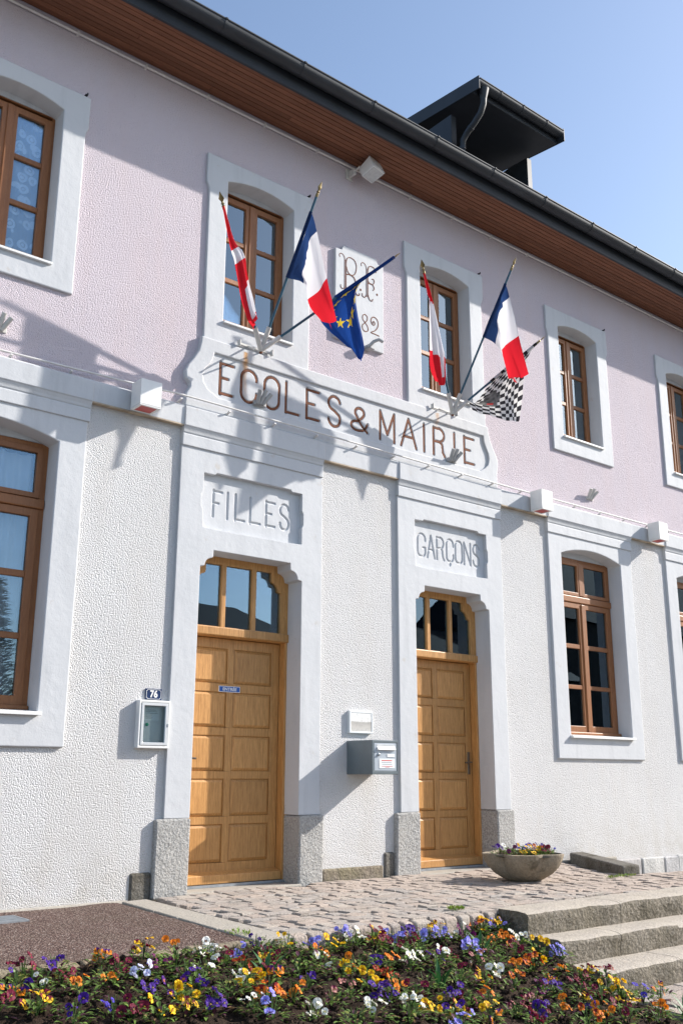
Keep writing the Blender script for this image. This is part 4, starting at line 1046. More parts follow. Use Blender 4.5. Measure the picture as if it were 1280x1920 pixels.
for z_, a, b_ in ((1.435, 4.0, 4.08), (1.424, 3.985, 4.09), (1.408, 3.98, 4.10), (1.395, 3.985, 4.05), (1.386, 3.985, 4.04), (1.377, 3.985, 4.05), (1.367, 3.985, 4.045)): mb.box(a, b_, -.0195, -.0183, z_, z_ + .003)
new('print', mb, MT['ink'], pp)
mb = MB(); mb.lathe([(.014, 0), (.014, .008), (.010, .010)], (4.005, -.016, 1.318), (0, -1, 0), 14); new('magnet', mb, MT['green'], nc, smooth=40)
mb = MB(); mb.box(4.168, 4.182, -.066, -.060, 1.30, 1.325); new('latch', mb, MT['steel'], nc, bevel=.002)

# house number plate 76
hn = thing('house_number', (4.056, 0, 1.52), 'navy enamel number plate 76 above the notice case', 'number plate')
mb = MB(); mb.box(3.98, 4.133, -.012, -.001, 1.522, 1.614); new('plate', mb, MT['navy'], hn, bevel=.002)
mb = MB(); o_ = [(3.987, 1.537), (3.997, 1.537), (3.997, 1.528), (4.116, 1.528), (4.116, 1.537), (4.126, 1.537), (4.126, 1.599), (4.116, 1.599), (4.116, 1.608), (3.997, 1.608), (3.997, 1.599), (3.987, 1.599)]
i_ = [(4.0565 + (x - 4.0565) * .955, 1.568 + (z - 1.568) * .93) for x, z in o_]
mb.plate([o_, i_], -.0132, [-.0118, -.0118]); new('border_line', mb, MT['white'], hn)
me = text_mesh('76', .074, .0012, .0022); me.materials.append(MT['white'])
o = link('number', me, hn); o.location = (4.0565, -.0128, 1.5675); o.rotation_euler = (PI / 2, 0, 0); o.scale = (.98, 1.08, 1)

# ENTRÉE sign on the left door
en = thing('entrance_sign', (4.98, .25, 1.65), 'small blue ENTRÉE sign screwed to the left oak door', 'sign')
mb = MB(); mb.box(4.875, 5.105, .2725, .2795, 1.653, 1.707); new('plate', mb, MT['white'], en)
mb = MB(); mb.box(4.880, 5.100, .2705, .273, 1.658, 1.702); new('blue_field', mb, MT['blue'], en)
me = text_mesh('ENTRÉE', .036, .0008, .0008); me.materials.append(MT['white'])
o = link('lettering', me, en); o.location = (4.99, .2702, 1.678); o.rotation_euler = (PI / 2, 0, 0); o.scale = (1.22, 1.05, 1)

# ---- flag holders in use: three tubes on a wall bar
def holder(base, tips, label, xbar):
    t_ = thing('flag_holder', (base.x, -.05, base.z + .1), label, 'flag holder', 'flag holders above the name panel')
    mb = MB(); mb.box(xbar - .21, xbar + .17, -.058, -.040, base.z + .125, base.z + .15); mb.box(xbar - .22, xbar - .205, -.085, -.04, base.z + .11, base.z + .17); mb.box(xbar + .165, xbar + .18, -.085, -.04, base.z + .11, base.z + .17)
    new('wall_bar', mb, MT['tube'], t_, bevel=.003)
    for dx in (-.1, .08):
        mb = MB(); mb.tube([(xbar + dx, -.05, base.z + .137), (base.x + dx * .25, base.y * .8, base.z + .02)], .009, 8); new('arm', mb, MT['tube'], t_, smooth=50)
    for tp in tips:
        d = (tp - base).normalized(); mb = MB(); mb.tube([base - d * .005, base + d * .235], .0235, 14); new('tube', mb, MT['tube'], t_, smooth=50)
    mb = MB(); mb.lathe([(.012, 0), (.018, .012), (.012, .03)], tuple(base - Vector((0, 0, .03))), (0, 0, 1), 10); new('joint', mb, MT['rust'], t_, smooth=60)

FL = {"S1": {"B": [4.85, -0.3, 4.833], "T": [3.957, -0.914, 5.87], "rows": [[[4.039, -0.87, 5.787], [4.113, -0.913, 5.467], [4.192, -0.97, 5.314], [4.223, -0.985, 5.101], [4.283, -1.023, 4.85], [4.309, -1.04, 4.741]], [[4.017, -0.888, 5.769], [4.078, -0.943, 5.419], [4.131, -0.99, 5.262], [4.184, -1.009, 4.975], [4.233, -1.039, 4.727], [4.273, -1.057, 4.653]], [[4.023, -0.86, 5.785], [4.091, -0.897, 5.429], [4.131, -0.922, 5.266], [4.187, -0.951, 4.898], [4.233, -0.981, 4.724], [4.277, -1.012, 4.611]]]}, "F1": {"B": [4.85, -0.3, 4.833], "T": [5.013, -1.012, 6.368], "rows": [[[4.989, -0.89, 6.097], [5.035, -0.917, 5.897], [5.124, -0.965, 5.415], [5.211, -1.019, 4.991]], [[4.977, -0.801, 5.888], [4.995, -0.847, 5.806], [5.077, -0.889, 5.298], [5.199, -0.94, 4.99]], [[4.961, -0.749, 5.781], [5.023, -0.794, 5.693], [5.038, -0.785, 5.234], [5.145, -0.838, 5.027]], [[4.945, -0.68, 5.636], [5.043, -0.711, 5.612], [5.147, -0.708, 5.283], [5.24, -0.798, 5.083]], [[4.928, -0.613, 5.495], [5.069, -0.655, 5.464], [5.251, -0.699, 5.292], [5.323, -0.792, 5.017]]]}, "E1": {"B": [4.85, -0.3, 4.833], "T": [5.982, -1.048, 5.954], "rows": [[[5.928, -1.013, 5.908], [5.734, -0.845, 5.705], [5.653, -0.769, 5.499], [5.713, -0.795, 4.976]], [[5.801, -0.93, 5.792], [5.642, -0.816, 5.604], [5.591, -0.786, 5.34], [5.698, -0.803, 4.818]], [[5.667, -0.844, 5.671], [5.616, -0.773, 5.544], [5.582, -0.732, 5.261], [5.661, -0.8, 4.786]], [[5.543, -0.762, 5.552], [5.497, -0.695, 5.432], [5.49, -0.63, 5.202], [5.636, -0.782, 4.852]], [[5.434, -0.69, 5.447], [5.363, -0.623, 5.245], [5.373, -0.569, 5.189], [5.563, -0.724, 4.941]]]}, "S2": {"B": [7.436, -0.3, 4.821], "T": [6.569, -0.746, 6.219], "rows": [[[6.65, -0.716, 6.103], [6.697, -0.743, 5.869], [6.734, -0.763, 5.662], [6.817, -0.812, 5.205], [6.824, -0.81, 5.026], [6.816, -0.797, 4.837]], [[6.629, -0.722, 6.093], [6.658, -0.758, 5.85], [6.669, -0.783, 5.677], [6.698, -0.81, 5.195], [6.729, -0.804, 5.002], [6.766, -0.792, 4.826]], [[6.632, -0.703, 6.103], [6.666, -0.719, 5.869], [6.686, -0.731, 5.771], [6.699, -0.721, 5.305], [6.707, -0.717, 5.031], [6.746, -0.743, 4.89]]]}, "F2": {"B": [7.436, -0.3, 4.821], "T": [7.634, -1.144, 6.455], "rows": [[[7.605, -1.007, 6.182], [7.637, -1.025, 6.03], [7.711, -1.065, 5.57], [7.779, -1.102, 5.118]], [[7.579, -0.93, 6.049], [7.604, -0.982, 5.984], [7.651, -1.0, 5.506], [7.764, -1.039, 5.097]], [[7.558, -0.864, 5.932], [7.623, -0.917, 5.951], [7.632, -0.902, 5.459], [7.701, -0.92, 5.119]], [[7.538, -0.788, 5.792], [7.649, -0.832, 5.823], [7.745, -0.822, 5.469], [7.807, -0.881, 5.134]], [[7.522, -0.708, 5.63], [7.688, -0.768, 5.574], [7.822, -0.773, 5.417], [7.889, -0.863, 5.118]]]}, "K2": {"B": [7.436, -0.3, 4.821], "T": [8.376, -0.903, 5.822], "rows": [[[8.276, -0.84, 5.721], [8.188, -0.759, 5.512], [8.153, -0.719, 5.253], [8.136, -0.697, 5.022], [8.119, -0.674, 4.781]], [[8.154, -0.763, 5.6], [8.055, -0.709, 5.374], [8.061, -0.644, 5.162], [8.069, -0.618, 4.965], [8.047, -0.643, 4.779]], [[8.033, -0.684, 5.461], [7.988, -0.603, 5.273], [7.978, -0.562, 5.088], [7.955, -0.598, 4.923], [7.963, -0.599, 4.784]], [[7.92, -0.61, 5.331], [7.835, -0.557, 5.143], [7.811, -0.508, 5.011], [7.825, -0.467, 4.93], [7.815, -0.48, 4.841]], [[7.817, -0.545, 5.227], [7.747, -0.481, 5.08], [7.691, -0.407, 4.973], [7.616, -0.372, 4.99], [7.639, -0.41, 4.876]]]}}
B1 = Vector(FL['S1']['B']); B2 = Vector(FL['S2']['B'])
holder(B1, [Vector(FL[k]['T']) for k in ('S1', 'F1', 'E1')], 'white three-tube flag holder above ECOLES with a rust run below it', B1.x + .12)
holder(B2, [Vector(FL[k]['T']) for k in ('S2', 'F2', 'K2')], 'white three-tube flag holder above MAIRIE carrying the chequered flag', B2.x + .14)

# ---- flags
RED = (.56, .016, .028); WHT = (.66, .66, .70); BLU = (.020, .048, .145); EUB = (.014, .06, .27); YEL = (.80, .60, .05); BLK = (.02, .02, .022)
def star5(px, pz, r):
    a = math.atan2(px, pz); d = math.hypot(px, pz)
    a = abs((a + PI / 5) % (2 * PI / 5) - PI / 5)
    x, y = d * math.sin(a), d * math.cos(a)
    # edge from outer tip (0,r) to inner corner
    ri = r * .382; bx, by = ri * math.sin(PI / 5), ri * math.cos(PI / 5)
    return (bx - 0) * (y - r) - (by - r) * (x - 0) < 0
def c_savoy(s_, t_):
    return WHT if (abs(t_ - .38) < .085 or abs(s_ - .5) < .12) else RED
def c_savoy1(s_, t_):
    if .28 < t_ < .43: return WHT
    if t_ > .62 and t_ < .90 and s_ < .42: return WHT
    return RED
def c_savoy2(s_, t_):
    if .34 < t_ < .64 or (t_ > .62 and t_ < .9 and .12 < s_ < .26): return WHT
    return RED
def c_france(s_, t_): return BLU if t_ < 1 / 3 else (WHT if t_ < 2 / 3 else RED)
def c_europe(s_, t_):
    x = (t_ - .5) * 1.5; z = .5 - s_
    for k in range(12):
        a = k * PI / 6; 
        if star5(x - .33 * math.sin(a), z - .33 * math.cos(a), .088): return YEL
    return EUB
def c_check(s_, t_):
    x = t_ * 15; z = s_ * 11
    dx, dz = (t_ - .52) * 1.5, (s_ - .72)
    if dx * dx / .085 + dz * dz / .03 < 1 + .5 * noise.noise((t_ * 9, s_ * 9, 1)):
        n_ = noise.noise((t_ * 14, s_ * 14, 2)); g_ = .16 + .14 * n_
        return (.5, .06, .06) if (abs(t_ - .62) < .03 and abs(s_ - .72) < .05) else (g_, g_, g_)
    fx, fz = x % 1, z % 1
    if (int(x) + int(z)) % 2 == 0: return (.035, .035, .04)
    return (.72, .72, .71)

def cat(p, t_):
    """Catmull-Rom through rows of control points at t in 0..1"""
    n_ = len(p) - 1; u = min(t_ * n_, n_ - 1e-6); i = int(u); f = u - i
    g_ = lambda k: p[k] if 0 <= k <= n_ else (p[0] * 2 - p[1] if k < 0 else p[n_] * 2 - p[n_ - 1])
    a, b_, c_, d = g_(i - 1), g_(i), g_(i + 1), g_(i + 2)
    return .5 * ((2 * b_) + (c_ - a) * f + (2 * a - 5 * b_ + 4 * c_ - d) * f * f + (3 * b_ - a - 3 * c_ + d) * f ** 3)

def flag(key, cfn, label, ns=60, nt=84, seed=0):
    F_ = FL[key]; B = Vector(F_['B']); T = Vector(F_['T']); d = (T - B).normalized(); L = (T - B).length
    t_ = thing('flag', tuple(B), label, 'flag', 'flags over the name panel')
    mb = MB(); mb.tube([B + d * .02, T - d * .13], .0125, 10); new('pole', mb, MT['pole'], t_, smooth=50)
    mb = MB(); mb.lathe([(.014, -.02), (.014, .012), (.009, .02), (.017, .03), (.009, .042), (.007, .05)], T - d * .13, d, 12)
    a = d.cross(Vector((0, 0, 1))).normalized(); b_ = d.cross(a); q0 = T - d * .085
    pts = [(0, .0), (.027, .030), (.021, .05), (.004, .10)]
    vs = [q0 - a * .008, q0 + a * .008, q0 + d * .03 + a * .027, q0 + d * .095 + a * .0, q0 + d * .03 - a * .027, q0 + d * .03 + b_ * .009, q0 + d * .03 - b_ * .009]
    mb.add(vs, [(0, 1, 5), (1, 2, 5), (2, 3, 5), (3, 4, 5), (4, 0, 5), (1, 0, 6), (2, 1, 6), (3, 2, 6), (4, 3, 6), (0, 4, 6)])
    new('finial', mb, MT['brass'], t_)
    rows = [[Vector(p) for p in r] for r in F_['rows']]
    mb = MB(); cols = []
    fold = Vector((.25, -.9, .1))
    for i in range(ns + 1):
        s_ = i / ns
        ctl = [cat([r[k] for r in rows], s_) for k in range(len(rows[0]))]
        for j in range(nt + 1):
            tt = j / nt
            p = cat(ctl, tt)
            wv = .022 * min(1, tt * 3) * noise.noise((s_ * 7 + seed * 5, tt * 2.2, seed)) + .011 * math.sin(s_ * 17 + tt * 3 + seed) * min(1, tt * 3) + .003 * noise.noise((s_ * 22, tt * 14, seed))
            mb.v.append(p + fold * wv)
    for i in range(ns):
        for j in range(nt):
            mb.f.append((i * (nt + 1) + j, i * (nt + 1) + j + 1, (i + 1) * (nt + 1) + j + 1, (i + 1) * (nt + 1) + j)); cols.append(cfn((i + .5) / ns, (j + .5) / nt))
    me = mesh_of(mb, 'cloth', MT['cloth']); 
    at = me.color_attributes.new('Col', 'FLOAT_COLOR', 'CORNER'); arr = np.ones((len(mb.f), 4, 4), dtype=np.float32); arr[:, :, :3] = np.array(cols, dtype=np.float32)[:, None, :]
    at.data.foreach_set('color', arr.ravel())
    for p in me.polygons: p.use_smooth = True
    cl = link('cloth', me, t_)
    # sleeve of cloth round the pole along the hoist edge
    h0, h1 = (rows[0][0] - B).dot(d), (rows[-1][0] - B).dot(d)
    mb = MB(); k_ = 14; mb.tube([B + d * (h1 + (h0 - h1) * i / k_) + Vector((noise.noise((i, seed, 0)), 0, noise.noise((i, seed, 3)))) * .004 for i in range(k_ + 1)], .0165, 10)
    me = mesh_of(mb, 'sleeve', MT['cloth'], 60); at = me.color_attributes.new('Col', 'FLOAT_COLOR', 'CORNER')
    cc = []
    for p in me.polygons:
        zz = sum((me.vertices[v].co - B).dot(d) for v in p.vertices) / len(p.vertices); sf = min(max((h0 - zz) / (h0 - h1 + 1e-6), 0), 1)
        c_ = cfn(sf, .01); cc += [(*c_, 1.)] * len(p.vertices)
    at.data.foreach_set('color', np.array(cc, dtype=np.float32).ravel()); link('sleeve', me, t_)

flag('S1', c_savoy1, 'narrow red and white flag hanging furled at the far left, before the ECOLES side window', seed=1)
flag('F1', c_france, 'blue white red flag nearest the floodlight, above the lettering ECOLES', seed=2)
flag('E1', c_europe, 'blue flag with yellow stars hanging across the R.F. plaque', 120, 150, seed=3)
flag('S2', c_savoy2, 'red and white flag hanging in front of the window above MAIRIE', seed=4)
flag('F2', c_france, 'blue white red flag beside the chequered flag, above MAIRIE', seed=5)
flag('K2', c_check, 'black and white chequered flag with a grey emblem, right of the MAIRIE window', 120, 150, seed=6)

# ---- empty flag holders: clusters of three short tubes
def stub(x, z, y, label, mat='greytube', tilt=0.):
    t_ = thing('empty_flag_holder', (x, y, z), label, 'flag holder', 'empty flag holders')
    mb = MB(); mb.box(x - .05, x + .09, y - .012, y + .02, z - .045, z + .0); new('plate', mb, MT[mat], t_, bevel=.003)
    for k, (dx, dz, dy) in enumerate(((-.035, .085, -.085), (.035, .095, -.085), (.095, .07, -.085))):
        a = Vector((x - .015 + k * .03, y - .01, z - .03)); b_ = Vector((x + dx, y + dy, z + dz)) ; mb = MB(); mb.tube([a, b_], .021, 12, cap=True)
        new('tube', mb, MT[mat], t_, smooth=50)
stub(5.00, 4.43, -.055, 'grey three-tube flag holder covering the C and O of ECOLES')
stub(7.64, 4.40, -.055, 'grey three-tube flag holder covering the letters of MAIRIE')
stub(10.22, 4.43, 0, 'pinkish three-tube flag holder on the pink wall between two box lights', 'tube')
stub(2.44, 4.46, 0, 'white three-tube flag holder on the pink wall at the left edge', 'tube')
t_ = thing('empty_flag_holder', (6.5, -.05, 5.44), 'single bent grey tube at the foot of the R.F. plaque', 'flag holder', 'empty flag holders')
mb = MB(); mb.box(6.40, 6.47, -.10, -.0, 5.385, 5.40); mb.box(6.40, 6.41, -.10, -.0, 5.40, 5.44); new('plate', mb, MT['greytube'], t_, bevel=.003)
mb = MB(); mb.tube([(6.40, -.06, 5.40), (6.45, -.10, 5.47), (6.50, -.13, 5.50), (6.55, -.14, 5.485)], .019, 12); new('tube', mb, MT['greytube'], t_, smooth=50)

# ---- planter bowl
PX_, PY_ = 7.46, -1.03
pb = thing('flower_bowl', (PX_, PY_, -.03), 'scalloped stone bowl planted with pansies on the cobbled terrace', 'planter')
mb = MB(); n = 140; prof = [(.10, 0.0), (.14, .006), (.20, .035), (.265, .075), (.32, .13), (.355, .185), (.372, .235), (.375, .25), (.352, .254), (.335, .235), (.325, .20)]
for r, h_ in prof:
    for j in range(n):
        a = 2 * PI * j / n; k_ = min(1, .25 + h_ / .10); rr = r * (1.03 - .21 * k_ * (1 - abs(math.cos(2.5 * a - .218))) ** 1.15) + .003 * noise.noise((a * 6, h_ * 20, 0))
        mb.v.append((PX_ + rr * math.cos(a), PY_ + rr * math.sin(a), -.032 + h_))
k = len(prof)
mb.f = [(i * n + j, i * n + (j + 1) % n, (i + 1) * n + (j + 1) % n, (i + 1) * n + j) for i in range(k - 1) for j in range(n)] + [tuple(range(n))[::-1]]
new('bowl', mb, MT['bowl'], pb, smooth=60)
mb = MB()
for rr_ in (.0, .2, .345):
    for j in range(40): mb.v.append((PX_ + rr_ * math.cos(j * PI / 20), PY_ + rr_ * math.sin(j * PI / 20),   .195 + .02 * noise.noise((rr_ * 8, j, 0)) + (.02 if rr_ < .1 else 0)))
mb.f = [(i * 40 + j, i * 40 + (j + 1) % 40, (i + 1) * 40 + (j + 1) % 40, (i + 1) * 40 + j) for i in range(2) for j in range(40)]
new('soil', mb, MT['soil'], pb, smooth=80)

# ================================================================== PANSIES
def colour_mesh(name, mb, cols, mat):
    me = mesh_of(mb, name, mat); at = me.color_attributes.new('Col', 'FLOAT_COLOR', 'CORNER'); a_ = []
    for p in me.polygons:
        for v in p.vertices: a_ += [*cols[v], 1.]
    at.data.foreach_set('color', a_)
    for p in me.polygons: p.use_smooth = True
    return me
PAL = {'orange': ((.80, .22, .012), (.80, .25, .02), (.30, .03, .01)), 'yellow': ((.85, .52, .008), (.85, .52, .008), (.45, .16, .0)), 'white': ((.80, .80, .76), (.80, .80, .74), (.70, .66, .35)),
       'whiteface': ((.82, .82, .80), (.80, .80, .76), (.035, .008, .05)), 'lavender': ((.26, .25, .74), (.33, .32, .80), (.10, .07, .45)), 'palelavender': ((.60, .62, .85), (.66, .68, .88), (.35, .35, .7)),
       'purple': ((.055, .012, .22), (.07, .018, .27), (.012, .004, .05)), 'violet': ((.07, .045, .42), (.07, .045, .45), (.02, .01, .12)), 'maroon': ((.15, .008, .035), (.18, .012, .04), (.03, .004, .01)),
       'maroonpink': ((.16, .01, .05), (.50, .22, .20), (.07, .006, .02)), 'maroonyellow': ((.16, .006, .03), (.82, .50, .02), (.12, .02, .01)), 'orangepurple': ((.075, .01, .15), (.82, .26, .012), (.15, .02, .02)),
       'purpleorange': ((.07, .012, .20), (.09, .015, .22), (.65, .18, .02)), 'rust': ((.30, .03, .012), (.42, .05, .015), (.05, .01, .005)), 'rustorange': ((.20, .012, .02), (.75, .17, .012), (.12, .01, .008)), 'maroonpurple': ((.11, .008, .08), (.15, .012, .10), (.02, .003, .02))}
def flower_mesh(kind, seed):
    up, lowc, face = PAL[kind]; rnd = random.Random(seed); mb = MB(); cols = []
    R_ = .0265
    # (angle, length, width, height offset, colour)
    pet = [(58, 1.02, .98, -.004, up), (122, 1.02, .98, -.005, up), (8, .92, .92, .0, lowc), (172, .92, .92, .001, lowc), (270, 1.0, 1.2, .003, lowc)]
    for ang, ln, wd, h_, c_ in pet:
        a0 = math.radians(ang + rnd.uniform(-7, 7)); ca, sa = math.cos(a0), math.sin(a0); o = len(mb.v); na, nr = 6, 4
        for r_i in range(nr + 1):
            f = r_i / nr
            for k in range(na + 1):
                u = (k / na - .5) * 2
                x = R_ * ln * (f ** .9) * (1.0 - .22 * u * u * f); y = R_ * wd * .78 * u * (f ** .75) * math.sqrt(max(0, 1.05 - .25 * f))
                zz = h_ + .005 * f * f * rnd.uniform(.2, 1) - .007 * f * u * u + .0022 * math.sin(u * 7 + seed) * f + rnd.uniform(-.0012, .0012) * f
                mb.v.append((x * ca - y * sa, x * sa + y * ca, zz))
                lim = .52 if c_ is lowc else .25
                m_ = min(max((lim - f * (1 + .25 * abs(u))) / .2, 0), 1)
                sh = rnd.uniform(.9, 1.08)
                cc = [(c_[q_] * (1 - m_) + face[q_] * m_) * sh for q_ in range(3)]
                if f < .12 and ang == 270: cc = [.8, .5, .02]
                cols.append(cc)
        mb.f += [(o + i * (na + 1) + k, o + i * (na + 1) + k + 1, o + (i + 1) * (na + 1) + k + 1, o + (i + 1) * (na + 1) + k) for i in range(nr) for k in range(na)]
    return colour_mesh('flower', mb, cols, MT['petal'])
FM = {k: [flower_mesh(k, 11 * i + hash_ * 3) for i in range(3)] for hash_, k in enumerate(PAL)}

def leaf_into(mb, cols, p, d, up, L, W, c_):
    d = d.normalized(); s_ = d.cross(up)
    if s_.length < 1e-3: s_ = Vector((1, 0, 0))
    s_.normalize(); nrm = s_.cross(d); o = len(mb.v)
    for f, w, dr in ((0, .12, 0), (.35, .95, .02), (.7, .8, -.03), (1, .06, -.16)):
        m_ = p + d * (L * f) + nrm * (L * dr)
        for k in (-1, 0, 1):
            mb.v.append(m_ + s_ * (W * w * k / 2) + nrm * (.18 * W * w * abs(k))); cols.append([c_[q_] * (1.18 if k == 0 else 1) for q_ in range(3)])
    for i in range(3):
        for k in range(2): mb.f.append((o + i * 3 + k, o + i * 3 + k + 1, o + (i + 1) * 3 + k + 1, o + (i + 1) * 3 + k))
def foliage_mesh(seed, nl=40, spread=.068, height=.088, long=False):
    rnd = random.Random(seed); mb = MB(); cols = []
    if long:
        for k in range(7):
            a = rnd.uniform(0, 2 * PI); d = Vector((math.cos(a) * .55, math.sin(a) * .55, 1.0)); leaf_into(mb, cols, Vector((rnd.uniform(-.02, .02), rnd.uniform(-.02, .02), 0)), d, Vector((0, 0, 1)), rnd.uniform(.12, .2), rnd.uniform(.022, .034), (.035, .12, .035))
        return colour_mesh('foliage', mb, cols, MT['leaf'])
    for k in range(nl):
        a = rnd.uniform(0, 2 * PI); r = spread * math.sqrt(rnd.random()); h_ = height * rnd.uniform(.12, 1) * (1 - .45 * r / spread)
        p = Vector((r * math.cos(a), r * math.sin(a), h_)); d = Vector((math.cos(a + rnd.uniform(-.7, .7)), math.sin(a + rnd.uniform(-.7, .7)), rnd.uniform(-.15, .9)))
        g_ = rnd.random(); c_ = (.08 + .09 * g_, .15 + .12 * g_, .032 + .02 * g_)
        if rnd.random() < .12: c_ = (.24, .24, .06)
        if rnd.random() < .06: c_ = (.22, .13, .06)
        if rnd.random() < .12: c_ = (.09, .03, .05)
        if rnd.random() < .18: c_ = tuple(v * .5 for v in c_)
        leaf_into(mb, cols, p, d, Vector((0, 0, 1)), rnd.uniform(.02, .05), rnd.uniform(.010, .024), c_)
    for k in range(9):
        a = rnd.uniform(0, 2 * PI); r = spread * .6 * rnd.random(); o = len(mb.v); q_ = Vector((r * math.cos(a), r * math.sin(a), height * rnd.uniform(.8, 1.25)))
        for v in (Vector((.0, 0, 0)), q_):
            mb.v += [v + Vector((.0016, 0, 0)), v + Vector((-.0008, .0014, 0)), v + Vector((-.0008, -.0014, 0))]; cols += [[.06, .12, .03]] * 3
        mb.f += [(o, o + 1, o + 4, o + 3), (o + 1, o + 2, o + 5, o + 4), (o + 2, o, o + 3, o + 5)]
    return colour_mesh('foliage', mb, cols, MT['leaf'])
FOL = [foliage_mesh(100 + k) for k in range(6)]; FOLB = [foliage_mesh(200 + k, 70, .10, .10) for k in range(3)]; FOLL = [foliage_mesh(300 + k, long=True) for k in range(2)]
NAMEOF = {'orange': 'orange', 'yellow': 'yellow', 'white': 'white', 'whiteface': 'white dark-faced', 'lavender': 'lavender blue', 'palelavender': 'pale lavender', 'purple': 'deep purple', 'violet': 'violet blue', 'maroon': 'maroon',
          'maroonpink': 'maroon and pink', 'maroonyellow': 'maroon and yellow', 'orangepurple': 'orange and purple', 'purpleorange': 'purple orange-centred', 'rust': 'rust red', 'rustorange': 'rust and orange', 'maroonpurple': 'purplish maroon', 'green': 'flowerless green'}
def plant(x, y, z, kind, rnd, scale=1.0):
    base = kind; nfl = rnd.choice((3, 4, 5, 6, 7)); fol = rnd.choice(FOL)
    if kind.endswith('big'): base = kind[:-3]; nfl = 11; fol = rnd.choice(FOLB)
    if kind.endswith('leaf'): base = kind[:-4]; nfl = 3; fol = rnd.choice(FOLB)
    root = thing('pansy_plant', (x, y, z), None, 'pansy plant', None)
    root.rotation_euler = (0, 0, rnd.uniform(0, 2 * PI)); root.scale = (scale,) * 3
    rz = root.rotation_euler.z
    def put(name, me, loc, rot):
        o = bpy.data.objects.new(name, me); COL.objects.link(o); o.parent = root; o.location = loc; o.rotation_euler = rot; return o
    put('foliage', fol, (0, 0, 0), (0, 0, 0))
    if base == 'green': nfl = 0
    spots = []
    for k in range(nfl):
        for _ in range(30):
            r = (.075 if nfl > 8 else .062) * math.sqrt(rnd.random()); a = rnd.uniform(0, 2 * PI); p = (r * math.cos(a), r * math.sin(a))
            if all(math.hypot(p[0] - q_[0], p[1] - q_[1]) > .026 for q_ in spots): break
        spots.append(p); h_ = .092 + rnd.uniform(-.045, .024)
        d = Vector((rnd.uniform(-.75, .85), rnd.uniform(-1.15, .05), rnd.uniform(.2, 1.0))).normalized()
        q_ = d.to_track_quat('Z', 'Y'); q_ = Matrix.Rotation(-rz, 3, 'Z').to_quaternion() @ q_ @ Matrix.Rotation(rnd.uniform(-.35, .35), 3, 'Z').to_quaternion()
        m_ = rnd.choice(FM[base]); s_ = rnd.uniform(.5, .98)
        o = put('flower', m_, (p[0], p[1], h_), q_.to_euler()); o.scale = (s_, s_, s_)
    return root, NAMEOF[base]
rnd = random.Random(77); PLN = []
